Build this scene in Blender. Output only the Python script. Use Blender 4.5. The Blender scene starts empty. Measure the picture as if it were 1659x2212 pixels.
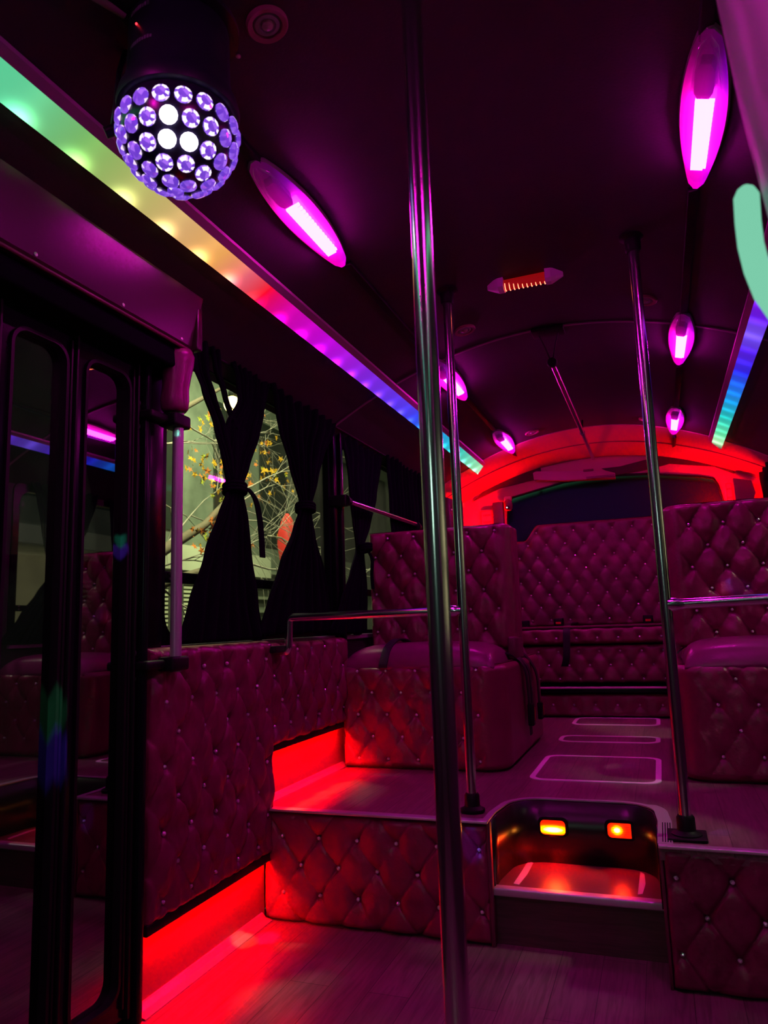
import bpy, bmesh, math, random
from mathutils import Vector, Matrix, noise
random.seed(7)
D = bpy.data
S = bpy.context.scene
COL = S.collection
PI = math.pi

# ------------------------------------------------------------------ camera
cam = D.cameras.new('camera')
cam.sensor_fit = 'VERTICAL'; cam.sensor_height = 36.0; cam.lens = 25.733
cam.clip_start = 0.02; cam.clip_end = 200
cam.dof.use_dof = True; cam.dof.focus_distance = 2.6; cam.dof.aperture_fstop = 5.6
co = D.objects.new('camera', cam); COL.objects.link(co)
RR = Vector((0.93642543, 0.34920735, -0.03408283)); UU = Vector((0.08502783, -0.13161349, 0.98764779)); BB = Vector((0.34040811, -0.92775649, -0.15293857))
co.matrix_world = Matrix(((RR.x, UU.x, BB.x, 0), (RR.y, UU.y, BB.y, 0), (RR.z, UU.z, BB.z, 1.08), (0, 0, 0, 1)))
S.camera = co
S.view_settings.view_transform = 'Standard'
S.view_settings.look = 'None'
S.view_settings.gamma = 1
S.view_settings.use_curve_mapping = False
S.view_settings.exposure = 0.0
S.render.engine = 'CYCLES'
S.cycles.use_denoising = True
S.cycles.sample_clamp_indirect = 4.0
S.cycles.max_bounces = 8
S.cycles.transparent_max_bounces = 16
S.cycles.caustics_reflective = False
S.cycles.caustics_refractive = False
# night sky
w = D.worlds.new('night'); S.world = w; w.use_nodes = True
w.node_tree.nodes['Background'].inputs[0].default_value = (0.02, 0.045, 0.045, 1)
w.node_tree.nodes['Background'].inputs[1].default_value = 0.12

def light(name, kind, loc, energy, color, target=None, **kw):
    l = D.lights.new(name, kind); l.energy = energy; l.color = color
    for k, v in kw.items(): setattr(l, k, v)
    o = D.objects.new(name, l); COL.objects.link(o); o.location = loc
    if target is not None:
        o.rotation_euler = (Vector(target) - Vector(loc)).to_track_quat('-Z', 'Y').to_euler()
    return o
# street light falling in through the windscreen behind the camera, and on the street either side
light('street_light_ahead', 'AREA', (-0.5, -4.5, 2.4), 8, (0.60, 1.0, 0.76), (-0.4, 2.0, 1.2), size=0.8)
light('street_light_left', 'AREA', (-4.6, 8.6, 5.4), 420, (0.86, 0.95, 0.55), (-7.2, 10.5, 2.8), size=0.6)
light('street_light_branches', 'AREA', (-2.3, 4.2, 5.2), 330, (1.0, 0.95, 0.62), (-3.7, 6.2, 2.3), size=0.5)
light('street_light_right', 'AREA', (3.0, 3.0, 4.6), 190, (0.95, 0.90, 0.72), (5.0, 4.0, 1.6), size=0.6)

# ------------------------------------------------------------------ materials
def newmat(name):
    m = D.materials.new(name); m.use_nodes = True
    nt = m.node_tree; b = nt.nodes['Principled BSDF']
    return m, nt, b
def mat(name, col, rough=0.5, metal=0.0, bump=0.0, bscale=60.0, var=0.0, emis=None, es=0.0, spec=0.5, stretch=(1, 1, 1), coat=0.0):
    m, nt, b = newmat(name)
    b.inputs['Base Color'].default_value = (*col, 1); b.inputs['Roughness'].default_value = rough
    b.inputs['Metallic'].default_value = metal; b.inputs['Specular IOR Level'].default_value = spec
    b.inputs['Coat Weight'].default_value = coat
    tc = nt.nodes.new('ShaderNodeTexCoord'); mp = nt.nodes.new('ShaderNodeMapping'); mp.inputs['Scale'].default_value = stretch
    nt.links.new(tc.outputs['Object'], mp.inputs['Vector'])
    n = nt.nodes.new('ShaderNodeTexNoise'); n.inputs['Scale'].default_value = bscale; n.inputs['Detail'].default_value = 5
    nt.links.new(mp.outputs[0], n.inputs['Vector'])
    if bump:
        bp = nt.nodes.new('ShaderNodeBump'); bp.inputs['Strength'].default_value = bump; bp.inputs['Distance'].default_value = 0.004
        nt.links.new(n.outputs['Fac'], bp.inputs['Height']); nt.links.new(bp.outputs[0], b.inputs['Normal'])
    if var:
        n2 = nt.nodes.new('ShaderNodeTexNoise'); n2.inputs['Scale'].default_value = max(2.0, bscale * 0.08); n2.inputs['Detail'].default_value = 4
        nt.links.new(mp.outputs[0], n2.inputs['Vector'])
        r = nt.nodes.new('ShaderNodeValToRGB')
        r.color_ramp.elements[0].position = 0.3; r.color_ramp.elements[1].position = 0.7
        r.color_ramp.elements[0].color = (*[c * (1 - var) for c in col], 1); r.color_ramp.elements[1].color = (*[min(1, c * (1 + var)) for c in col], 1)
        nt.links.new(n2.outputs['Fac'], r.inputs['Fac']); nt.links.new(r.outputs[0], b.inputs['Base Color'])
    if emis:
        b.inputs['Emission Color'].default_value = (*emis, 1); b.inputs['Emission Strength'].default_value = es
    return m
def emat(name, col, s):
    m = D.materials.new(name); m.use_nodes = True; nt = m.node_tree; nt.nodes.clear()
    e = nt.nodes.new('ShaderNodeEmission'); e.inputs[0].default_value = (*col, 1); e.inputs[1].default_value = s
    o = nt.nodes.new('ShaderNodeOutputMaterial'); nt.links.new(e.outputs[0], o.inputs[0])
    return m
def glassmat(name, tint, gloss=0.16, rough=0.02, haze=0.0, fk=0.7):
    m = D.materials.new(name); m.use_nodes = True; nt = m.node_tree; nt.nodes.clear()
    t = nt.nodes.new('ShaderNodeBsdfTransparent'); t.inputs[0].default_value = (*tint, 1)
    g = nt.nodes.new('ShaderNodeBsdfGlossy'); g.inputs['Roughness'].default_value = rough
    lw = nt.nodes.new('ShaderNodeLayerWeight'); lw.inputs[0].default_value = 0.25
    mr = nt.nodes.new('ShaderNodeMath'); mr.operation = 'MULTIPLY_ADD'; mr.inputs[1].default_value = fk; mr.inputs[2].default_value = gloss
    nt.links.new(lw.outputs['Fresnel'], mr.inputs[0])
    mx = nt.nodes.new('ShaderNodeMixShader'); nt.links.new(mr.outputs[0], mx.inputs[0])
    nt.links.new(t.outputs[0], mx.inputs[1]); nt.links.new(g.outputs[0], mx.inputs[2])
    o = nt.nodes.new('ShaderNodeOutputMaterial')
    if haze:
        d = nt.nodes.new('ShaderNodeBsdfTranslucent'); d.inputs[0].default_value = (0.8, 0.8, 0.75, 1)
        tc = nt.nodes.new('ShaderNodeTexCoord')
        n = nt.nodes.new('ShaderNodeTexNoise'); n.inputs['Scale'].default_value = 5
        nt.links.new(tc.outputs['Object'], n.inputs['Vector'])
        mm = nt.nodes.new('ShaderNodeMath'); mm.operation = 'MULTIPLY'; mm.inputs[1].default_value = haze
        nt.links.new(n.outputs['Fac'], mm.inputs[0])
        m2 = nt.nodes.new('ShaderNodeMixShader'); nt.links.new(mm.outputs[0], m2.inputs[0])
        nt.links.new(mx.outputs[0], m2.inputs[1]); nt.links.new(d.outputs[0], m2.inputs[2]); nt.links.new(m2.outputs[0], o.inputs[0])
    else:
        nt.links.new(mx.outputs[0], o.inputs[0])
    return m
def plankmat(name, c1, c2, along='Y', pw=0.13, rough=0.38):
    m, nt, b = newmat(name)
    tc = nt.nodes.new('ShaderNodeTexCoord'); mp = nt.nodes.new('ShaderNodeMapping')
    if along == 'Y': mp.inputs['Rotation'].default_value = (0, 0, PI / 2)
    if along == 'XZ': mp.inputs['Rotation'].default_value = (PI / 2, 0, 0)
    nt.links.new(tc.outputs['Object'], mp.inputs['Vector'])
    br = nt.nodes.new('ShaderNodeTexBrick'); br.inputs['Scale'].default_value = 1.0
    br.inputs['Brick Width'].default_value = 1.1; br.inputs['Row Height'].default_value = pw
    br.inputs['Mortar Size'].default_value = 0.0014; br.inputs['Mortar Smooth'].default_value = 0.1; br.offset = 0.37
    br.inputs['Color1'].default_value = (*c1, 1); br.inputs['Color2'].default_value = (*c2, 1); br.inputs['Mortar'].default_value = (*[c * 0.3 for c in c1], 1)
    nt.links.new(mp.outputs[0], br.inputs['Vector'])
    m2 = nt.nodes.new('ShaderNodeMapping'); m2.inputs['Scale'].default_value = (1.5, 22, 22)
    nt.links.new(mp.outputs[0], m2.inputs['Vector'])
    n = nt.nodes.new('ShaderNodeTexNoise'); n.inputs['Scale'].default_value = 3.0; n.inputs['Detail'].default_value = 8; n.inputs['Distortion'].default_value = 1.2
    nt.links.new(m2.outputs[0], n.inputs['Vector'])
    r = nt.nodes.new('ShaderNodeValToRGB'); r.color_ramp.elements[0].position = 0.35; r.color_ramp.elements[0].color = (0.55, 0.55, 0.55, 1); r.color_ramp.elements[1].position = 0.62
    nt.links.new(n.outputs['Fac'], r.inputs['Fac'])
    mx = nt.nodes.new('ShaderNodeMix'); mx.data_type = 'RGBA'; mx.blend_type = 'MULTIPLY'; mx.inputs[0].default_value = 0.8
    nt.links.new(br.outputs['Color'], mx.inputs[6]); nt.links.new(r.outputs[0], mx.inputs[7])
    nt.links.new(mx.outputs[2], b.inputs['Base Color']); b.inputs['Roughness'].default_value = rough
    bp = nt.nodes.new('ShaderNodeBump'); bp.inputs['Strength'].default_value = 0.25; bp.inputs['Distance'].default_value = 0.002
    nt.links.new(n.outputs['Fac'], bp.inputs['Height']); nt.links.new(bp.outputs[0], b.inputs['Normal'])
    return m
def stripmat(name, stops, spotamp, xc, xw, side):
    """LED strip diffuser: colour runs along the strip, a bright bead every 12 cm"""
    m = D.materials.new(name); m.use_nodes = True; nt = m.node_tree; nt.nodes.clear(); N = nt.nodes.new; L = nt.links.new
    g = N('ShaderNodeNewGeometry'); s = N('ShaderNodeSeparateXYZ'); L(g.outputs['Position'], s.inputs[0])
    y0, y1 = stops[0][0], stops[-1][0]
    mr = N('ShaderNodeMapRange'); mr.inputs[1].default_value = y0; mr.inputs[2].default_value = y1; L(s.outputs[1], mr.inputs[0])
    r = N('ShaderNodeValToRGB'); cr = r.color_ramp
    while len(cr.elements) < len(stops): cr.elements.new(0.5)
    for e, (y, c) in zip(cr.elements, sorted(stops)):
        e.position = (y - y0) / (y1 - y0); e.color = (*[(v / 255) ** 2.2 for v in c], 1)
    L(mr.outputs[0], r.inputs[0])
    def mth(op, a, b=None, c=None):
        n = N('ShaderNodeMath'); n.operation = op
        for i, v in enumerate((a, b, c)):
            if v is None: continue
            if isinstance(v, (int, float)): n.inputs[i].default_value = v
            else: L(v, n.inputs[i])
        return n.outputs[0]
    t = mth('MULTIPLY', s.outputs[1], 1 / 0.17)
    f = mth('SUBTRACT', mth('FRACT', t), 0.5)
    gy = mth('POWER', 2.718, mth('MULTIPLY', mth('MULTIPLY', f, f), -26.0))
    dx = mth('MULTIPLY', mth('SUBTRACT', s.outputs[0], xc), 1 / xw)
    gx = mth('POWER', 2.718, mth('MULTIPLY', mth('MULTIPLY', dx, dx), -1.0))
    spot = mth('MULTIPLY', mth('MULTIPLY', gy, gx), spotamp)
    base = mth('ADD', mth('MULTIPLY', gy, 0.18), 0.95)
    e = N('ShaderNodeEmission'); L(r.outputs[0], e.inputs[0]); L(mth('ADD', base, spot), e.inputs[1])
    d = N('ShaderNodeBsdfDiffuse'); d.inputs[0].default_value = (0.1, 0.1, 0.1, 1)
    ad = N('ShaderNodeAddShader'); L(e.outputs[0], ad.inputs[0]); L(d.outputs[0], ad.inputs[1])
    o = N('ShaderNodeOutputMaterial'); L(ad.outputs[0], o.inputs[0])
    return m

leather = mat('burgundy_leather', (0.20, 0.008, 0.072), 0.33, bump=0.35, bscale=90, var=0.12)
leather_dull = mat('burgundy_leather_worn', (0.13, 0.012, 0.055), 0.46, bump=0.4, bscale=60, var=0.35)
vinyl = mat('purple_red_vinyl', (0.22, 0.010, 0.13), 0.3, bump=0.15, bscale=140, var=0.08)
crystal = mat('stud_crystal', (0.97, 0.95, 0.97), 0.2, metal=0.5)
chrome = mat('chrome', (0.82, 0.82, 0.84), 0.17, metal=1.0)
chrome2 = mat('brushed_rail', (0.72, 0.72, 0.74), 0.24, metal=1.0, bump=0.05, bscale=200)
alu = mat('aluminium_trim', (0.6, 0.58, 0.62), 0.42, metal=0.6, bump=0.1)
painted = mat('grey_painted_pole', (0.45, 0.45, 0.48), 0.35, metal=0.3)
black = mat('black_rubber', (0.006, 0.006, 0.008), 0.5, bump=0.1, spec=0.2)
blackgl = mat('black_gloss_frame', (0.005, 0.006, 0.009), 0.22, bump=0.06, bscale=20, spec=0.16)
headm = mat('header_vinyl', (0.05, 0.012, 0.026), 0.27, bump=0.12, bscale=40)
ceilm = mat('ceiling_vinyl', (0.027, 0.025, 0.03), 0.62, bump=0.2, bscale=120, var=0.1)
seamm = mat('ceiling_seam', (0.22, 0.15, 0.2), 0.5)
cloth = mat('black_curtain_cloth', (0.004, 0.004, 0.008), 1.0, bump=0.3, bscale=80, spec=0.04)
capm = mat('pale_rear_cap', (0.48, 0.22, 0.20), 0.6, bump=0.1, bscale=30)
kickm = mat('pale_kick_board', (0.5, 0.13, 0.11), 0.45, bump=0.05, bscale=20, var=0.06)
wallm = mat('dark_wall_lining', (0.03, 0.02, 0.03), 0.6, bump=0.1)
whitep = mat('white_plastic', (0.75, 0.7, 0.75), 0.4)
greyp = mat('grey_plastic', (0.3, 0.28, 0.3), 0.45)
screwm = mat('screw_steel', (0.7, 0.7, 0.72), 0.3, metal=1.0)
beltm = mat('black_belt_webbing', (0.006, 0.006, 0.012), 0.6, bump=0.5, bscale=300)
redbtn = mat('red_button', (0.6, 0.02, 0.02), 0.4)
floorw = plankmat('floor_planks', (0.26, 0.15, 0.17), (0.20, 0.11, 0.13))
deckw = plankmat('deck_planks', (0.27, 0.14, 0.16), (0.21, 0.115, 0.13), pw=0.145)
riserw = plankmat('riser_wood', (0.10, 0.05, 0.055), (0.09, 0.045, 0.05), along='XZ', pw=0.4)
glass_w = glassmat('window_glass', (0.88, 0.92, 0.86), 0.0, 0.02, 0.07, 0.05)
glass_d = glassmat('door_glass', (0.14, 0.15, 0.17), 0.36, 0.015)
glass_dark = mat('tinted_rear_glass', (0.012, 0.075, 0.055), 0.6, spec=0.03)

# ------------------------------------------------------------------ helpers
def link(o, parent=None):
    COL.objects.link(o)
    if parent is not None: o.parent = parent
    return o
def ob(name, verts, faces, m, parent=None, smooth=False):
    me = D.meshes.new(name); me.from_pydata([tuple(v) for v in verts], [], faces); me.update()
    if smooth: me.polygons.foreach_set('use_smooth', [True] * len(me.polygons))
    if m is not None: me.materials.append(m)
    return link(D.objects.new(name, me), parent)
def obm(name, bm, m, parent=None, smooth=False):
    me = D.meshes.new(name); bmesh.ops.recalc_face_normals(bm, faces=bm.faces); bm.to_mesh(me); bm.free()
    if smooth:
        me.polygons.foreach_set('use_smooth', [True] * len(me.polygons))
    if m is not None: me.materials.append(m)
    o = link(D.objects.new(name, me), parent)
    return o
def autosmooth(o, ang=35):
    me = o.data
    me.polygons.foreach_set('use_smooth', [True] * len(me.polygons))
    bm = bmesh.new(); bm.from_mesh(me)
    for e in bm.edges:
        if len(e.link_faces) == 2 and e.calc_face_angle(0) > math.radians(ang): e.smooth = False
    bm.to_mesh(me); bm.free()
    return o
def tag(o, label=None, cat=None, group=None, kind=None):
    if label: o['label'] = label
    if cat: o['category'] = cat
    if group: o['group'] = group
    if kind: o['kind'] = kind
    return o
def thing(name, label, cat, loc=(0, 0, 0), group=None, kind=None):
    o = D.objects.new(name, None); COL.objects.link(o); o.location = loc; o.empty_display_size = 0.05
    o['_w'] = 0; del o['_w']
    return tag(o, label, cat, group, kind)
def adopt(root):
    """children meshes are modelled in world coordinates: keep them in place under a moved empty"""
    inv = Matrix.Translation(root.location).inverted()
    for c in root.children: c.matrix_parent_inverse = inv
def addbox(bm, lo, hi, bev=0.0):
    c = [(a + b) / 2 for a, b in zip(lo, hi)]; s = [abs(b - a) for a, b in zip(lo, hi)]
    r = bmesh.ops.create_cube(bm, size=1.0)
    bmesh.ops.scale(bm, vec=s, verts=r['verts']); bmesh.ops.translate(bm, vec=c, verts=r['verts'])
    if bev:
        es = list({e for v in r['verts'] for e in v.link_edges})
        bmesh.ops.bevel(bm, geom=es, offset=bev, segments=3, profile=0.5, affect='EDGES')
    return r
def box(name, lo, hi, m, parent=None, bev=0.0):
    bm = bmesh.new(); addbox(bm, lo, hi, bev); o = obm(name, bm, m, parent)
    if bev: autosmooth(o)
    return o
def boxes(name, L, m, parent=None, bev=0.0):
    bm = bmesh.new()
    for lo, hi in L: addbox(bm, lo, hi, bev)
    o = obm(name, bm, m, parent)
    if bev: autosmooth(o)
    return o
def addtube(bm, pts, r, seg=20, cap=True):
    pts = [Vector(p) for p in pts]; rings = []; n = len(pts); prev = None
    for i, p in enumerate(pts):
        t = (pts[min(i + 1, n - 1)] - pts[max(i - 1, 0)]).normalized()
        if prev is None:
            a = Vector((0, 0, 1)) if abs(t.z) < 0.9 else Vector((1, 0, 0))
            u = t.cross(a).normalized()
        else:
            u = (prev - t * prev.dot(t)).normalized()
        prev = u; v = t.cross(u)
        rr = r[i] if isinstance(r, (list, tuple)) else r
        rings.append([bm.verts.new(p + (u * math.cos(2 * PI * k / seg) + v * math.sin(2 * PI * k / seg)) * rr) for k in range(seg)])
    for a, b in zip(rings, rings[1:]):
        for k in range(seg): bm.faces.new((a[k], a[(k + 1) % seg], b[(k + 1) % seg], b[k]))
    if cap: bm.faces.new(rings[0][::-1]); bm.faces.new(rings[-1])
def tube(name, pts, r, m, parent=None, seg=20):
    bm = bmesh.new(); addtube(bm, pts, r, seg); o = obm(name, bm, m, parent); return autosmooth(o, 50)
def lathe(name, prof, m, parent=None, loc=(0, 0, 0), seg=32, axis=None):
    """prof: (radius, height) pairs about +z, or about axis"""
    bm = bmesh.new(); rings = []
    for rr, h in prof: rings.append([bm.verts.new((rr * math.cos(2 * PI * k / seg), rr * math.sin(2 * PI * k / seg), h)) for k in range(seg)])
    for a, b in zip(rings, rings[1:]):
        for k in range(seg): bm.faces.new((a[k], a[(k + 1) % seg], b[(k + 1) % seg], b[k]))
    bm.faces.new(rings[0][::-1]); bm.faces.new(rings[-1])
    if axis is not None:
        bmesh.ops.rotate(bm, verts=bm.verts, cent=(0, 0, 0), matrix=Vector((0, 0, 1)).rotation_difference(Vector(axis)).to_matrix())
    bmesh.ops.translate(bm, verts=bm.verts, vec=loc)
    return autosmooth(obm(name, bm, m, parent), 40)
def bendpath(pts, r, n=6):
    pts = [Vector(p) for p in pts]; out = [pts[0]]
    for a, b, c in zip(pts, pts[1:], pts[2:]):
        d1 = (a - b).normalized(); d2 = (c - b).normalized(); p1 = b + d1 * r; p2 = b + d2 * r
        for k in range(n + 1):
            t = k / n; out.append(p1 * (1 - t) ** 2 + b * 2 * t * (1 - t) + p2 * t * t)
    out.append(pts[-1]); return out
def rrect(w, h, r, n=6):
    """rounded rectangle outline centred on 0"""
    P = []
    for cx, cy, a0 in ((w / 2 - r, h / 2 - r, 0), (-w / 2 + r, h / 2 - r, 90), (-w / 2 + r, -h / 2 + r, 180), (w / 2 - r, -h / 2 + r, 270)):
        for k in range(n + 1):
            a = math.radians(a0 + 90 * k / n); P.append((cx + r * math.cos(a), cy + r * math.sin(a)))
    return P
def ringplate(bm, outer, inner, f0, f1):
    """frame between two outlines of equal length; f0/f1 map a 2-D point to 3-D front / back"""
    n = len(outer)
    A = [bm.verts.new(f0(p)) for p in outer]; B = [bm.verts.new(f0(p)) for p in inner]
    C_ = [bm.verts.new(f1(p)) for p in outer]; E_ = [bm.verts.new(f1(p)) for p in inner]
    for k in range(n):
        j = (k + 1) % n
        bm.faces.new((A[k], A[j], B[j], B[k])); bm.faces.new((C_[k], E_[k], E_[j], C_[j]))
        bm.faces.new((A[k], C_[k], C_[j], A[j])); bm.faces.new((B[k], B[j], E_[j], E_[k]))
def prism(name, poly, f0, f1, m, parent=None):
    bm = bmesh.new(); A = [bm.verts.new(f0(p)) for p in poly]; B = [bm.verts.new(f1(p)) for p in poly]; n = len(poly)
    bm.faces.new(A); bm.faces.new(B[::-1])
    for k in range(n): bm.faces.new((A[k], B[k], B[(k + 1) % n], A[(k + 1) % n]))
    bmesh.ops.triangulate(bm, faces=[f for f in bm.faces if len(f.verts) > 4])
    return obm(name, bm, m, parent)
def copyobj(o, parent=None, loc=None):
    c = o.copy(); COL.objects.link(c); c.parent = parent
    if loc is not None: c.location = loc
    return c
def copy_tree(o, parent=None):
    c = o.copy(); COL.objects.link(c); c.parent = parent
    for ch in list(o.children): copy_tree(ch, c)
    return c
def zc(x): return 2.44 - 0.27 * (x + 0.37) ** 2

# a crystal stud, used everywhere
def studmesh():
    bm = bmesh.new(); bmesh.ops.create_icosphere(bm, subdivisions=2, radius=0.0070)
    for v in bm.verts: v.co += Vector((random.uniform(-1, 1), random.uniform(-1, 1), random.uniform(-1, 1))) * 0.0007
    me = D.meshes.new('stud'); bm.to_mesh(me); bm.free(); me.materials.append(crystal); return me
STUD = studmesh()
def smooth01(a, b, x):
    t = max(0, min(1, (x - a) / (b - a))); return t * t * (3 - 2 * t)
def tuft(name, parent, W, H, P, N, u0, v0, a=0.145, b=0.10, T=0.034, m=None, step=0.0085, Hf=None, mask=None, r=0.03, back=0.04, margin=0.022, seed=0, crumple=0.005, studs=True, studf=None, pk=0.24):
    """buttoned upholstery. P(u,v) gives the surface point, N(u,v) its outward normal."""
    m = m or leather; nu = max(6, int(W / step)); nv = max(6, int(H / step))
    def height(u, v, hh):
        p = (u - u0) / a + (v - v0) / (2 * b); q = (u - u0) / a - (v - v0) / (2 * b)
        dp = abs(p - round(p)); dq = abs(q - round(q)); dc = min(dp, dq) * a * 0.75
        pr, qr = round(p), round(q)
        bu = (pr + qr) * 0.5 * a; bv = (pr - qr) * b
        rb = math.hypot(u - u0 - bu, v - v0 - bv)
        puff = (abs(math.sin(PI * p) * math.sin(PI * q))) ** 0.5
        mk = mask(u, v) if mask else 1.0
        wob = noise.noise(Vector((u * 9, v * 9, seed * 3.1)))
        w2 = noise.noise(Vector((u * 7 + 40, v * 7, seed * 1.7)))
        cs = max(0.0, 0.75 + 1.5 * (wob if dp < dq else w2))
        h = T * (1 - pk + pk * puff) - 0.0115 * math.exp(-dc / 0.0026) * (0.25 + 0.9 * math.exp(-rb / 0.05)) * cs - T * 0.6 * math.exp(-(rb / 0.020) ** 1.1)
        h += crumple * noise.noise(Vector((u * 16, v * 10, seed))) + crumple * 0.55 * noise.noise(Vector((u * 36, v * 20, seed + 5)))
        h = h * mk + T * 0.9 * (1 - mk)
        e = min(u, W - u, v, hh - v)
        f = math.sqrt(max(0, 1 - (1 - min(1, e / r)) ** 2))
        return h * f - 0.6 * r * (1 - f)
    V = []; F = []
    for i in range(nu + 1):
        u = W * i / nu; hh = Hf(u) if Hf else H
        for j in range(nv + 1):
            v = hh * j / nv
            V.append(Vector(P(u, v)) + Vector(N(u, v)) * height(u, v, hh))
    def id(i, j): return i * (nv + 1) + j
    for i in range(nu):
        for j in range(nv): F.append((id(i, j), id(i + 1, j), id(i + 1, j + 1), id(i, j + 1)))
    loop = [(i, 0) for i in range(nu)] + [(nu, j) for j in range(nv)] + [(i, nv) for i in range(nu, 0, -1)] + [(0, j) for j in range(nv, 0, -1)]
    base = len(V)
    for i, j in loop:
        u = W * i / nu; hh = Hf(u) if Hf else H; v = hh * j / nv
        V.append(Vector(P(u, v)) - Vector(N(u, v)) * back)
    n = len(loop)
    for k in range(n):
        k2 = (k + 1) % n
        F.append((id(*loop[k]), base + k, base + k2, id(*loop[k2])))
    o = ob(name, V, F, m, parent, True)
    bm = bmesh.new(); bm.from_mesh(o.data); bmesh.ops.recalc_face_normals(bm, faces=bm.faces); bm.to_mesh(o.data); bm.free()
    o.data.polygons.foreach_set('use_smooth', [True] * len(o.data.polygons))
    if studs:
        for jj in range(-20, 21):
            for ii in range(-20, 21):
                u = u0 + (ii + 0.5 * (jj % 2)) * a; v = v0 + jj * b
                if not (margin < u < W - margin): continue
                hh = Hf(u) if Hf else H
                if not (margin * 0.6 < v < hh - margin * 0.6): continue
                if mask and mask(u, v) < 0.6: continue
                if studf and not studf(u, v): continue
                c = D.objects.new('stud', STUD); link(c, o)
                c.location = Vector(P(u, v)) + Vector(N(u, v)) * (max(height(u, v, hh), T * (0.30 if step < 0.007 else 0.42)) + 0.005)
                c.rotation_euler = (random.random() * 3, random.random() * 3, random.random() * 3)
    return o

# ================================================================== SETTING
YF, YR = -1.6, 6.2          # front and rear of the cabin
XL, XR = -1.55, 0.81
# lower floor
tag(box('floor', (XL, YF, -0.05), (XR, 2.70, 0.0), floorw), kind='structure')
# raised floor, with the step well cut out of its front edge
def arc(cx, cy, r, a0, a1, n=8): return [(cx + r * math.cos(math.radians(a0 + (a1 - a0) * k / n)), cy + r * math.sin(math.radians(a0 + (a1 - a0) * k / n))) for k in range(n + 1)]
notch = [(-0.615, 2.62)] + [(-0.615, 2.72)] + arc(-0.47, 2.83, 0.13, 170, 90) + arc(-0.20, 2.83, 0.13, 90, 10) + [(-0.06, 2.72), (-0.06, 2.45)]
poly = [(XL, 2.62)] + notch + [(XR, 2.45), (XR, YR), (XL, YR)]
tag(prism('floor_raised', poly, lambda p: (p[0], p[1], 0.4), lambda p: (p[0], p[1], 0.36), deckw), kind='structure')

# ceiling: arched liner
def arch(name, x0, x1, y0, y1, m, off=lambda x, y: 0.0, th=0.03, nx=40, ny=2, parent=None):
    V = []; F = []
    for i in range(nx + 1):
        x = x0 + (x1 - x0) * i / nx
        for j in range(ny + 1):
            y = y0 + (y1 - y0) * j / ny; V.append((x, y, zc(x) + off(x, y)))
    n = len(V)
    V += [(a, b, c + th) for a, b, c in V]
    def id(i, j): return i * (ny + 1) + j
    for i in range(nx):
        for j in range(ny):
            F.append((id(i, j), id(i, j + 1), id(i + 1, j + 1), id(i + 1, j))); F.append((n + id(i, j), n + id(i + 1, j), n + id(i + 1, j + 1), n + id(i, j + 1)))
    for i in range(nx):
        for j in (0, ny):
            F.append((id(i, j), id(i + 1, j), n + id(i + 1, j), n + id(i, j)))
    for j in range(ny):
        for i in (0, nx): F.append((id(i, j), id(i, j + 1), n + id(i, j + 1), n + id(i, j)))
    return ob(name, V, F, m, parent, True)
c_ = arch('ceiling', XL - 0.02, XR + 0.02, YF, 5.32, ceilm)
tag(autosmooth(c_, 40), kind='structure')
# curved joint strips across the ceiling
def seam(name, y, wd, m, dz=-0.004):
    o = arch(name, XL + 0.03, XR - 0.03, y - wd / 2, y + wd / 2, m, lambda x, yy: dz, th=0.006, ny=1)
    return tag(autosmooth(o, 40), kind='structure')
seam('trim_1', 3.35, 0.016, seamm, -0.006)
# pale rear cap, sloping down toward the back window
def capz(x, y):
    t = (y - 5.30) / 0.70
    return -0.006 - 0.11 * t * max(0.0, 1 - ((x + 0.37) / 1.2) ** 2)
o = arch('ceiling_rear', XL, XR, 5.30, 6.0, capm, capz, th=0.02, ny=6); tag(autosmooth(o, 40), kind='structure')
o = arch('trim_2', XL + 0.02, XR - 0.02, 5.60, 5.612, leather_dull, lambda x, y: capz(x, 5.6) - 0.004, th=0.008, ny=1); tag(o, kind='structure')

# rear wall with the window opening, built from the arc under the cap down to the bench
W_out = []
def capline(x): return zc(x) + capz(x, 6.0) + 0.01
win = [(-1.11, 1.55), (-1.115, 1.90), (-1.10, 2.05), (-1.06, 2.093), (-0.63, 2.175), (-0.3, 2.192), (0.01, 2.176), (0.40, 2.115), (0.475, 2.095), (0.50, 2.05), (0.53, 1.90), (0.53, 1.55)]
top = [(x, capline(x)) for x in [XL + (XR - XL) * k / 24 for k in range(25)]]
bm = bmesh.new()
def lint(z): return 6.03 - 0.13 * max(0.0, min(1.0, (z - 2.04) / 0.30))
def strip2(bm, A, B, y0, y1):
    n = len(A)
    rows_ = []
    for q in range(9):
        t_ = (q / 8) ** (1 if abs(A[0][1] - B[0][1]) < 0.6 else 2.5)
        rows_.append([bm.verts.new((a_[0], lint(a_[1] + (b_[1] - a_[1]) * t_), a_[1] + (b_[1] - a_[1]) * t_)) for a_, b_ in zip(A, B)])
    for a, b in zip(rows_, rows_[1:]):
        for k in range(n - 1): bm.faces.new((a[k], a[k + 1], b[k + 1], b[k]))
def samp(L, x):
    for p, q in zip(L, L[1:]):
        if p[0] <= x <= q[0] and q[0] > p[0]: return p[1] + (q[1] - p[1]) * (x - p[0]) / (q[0] - p[0])
    return L[0][1] if x < L[0][0] else L[-1][1]
wt = [p for p in win if True][1:-1]; wt = sorted(wt)
xs = sorted(set([p[0] for p in win] + [p[0] for p in top]))
xi = [x for x in xs if -1.115 <= x <= 0.53]
strip2(bm, [(x, capline(x)) for x in xi], [(x, samp(wt, x)) for x in xi], 6.0, 6.05)
strip2(bm, [(x, capline(x)) for x in xs if x <= -1.115], [(x, 0.4) for x in xs if x <= -1.115], 6.0, 6.05)
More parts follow.
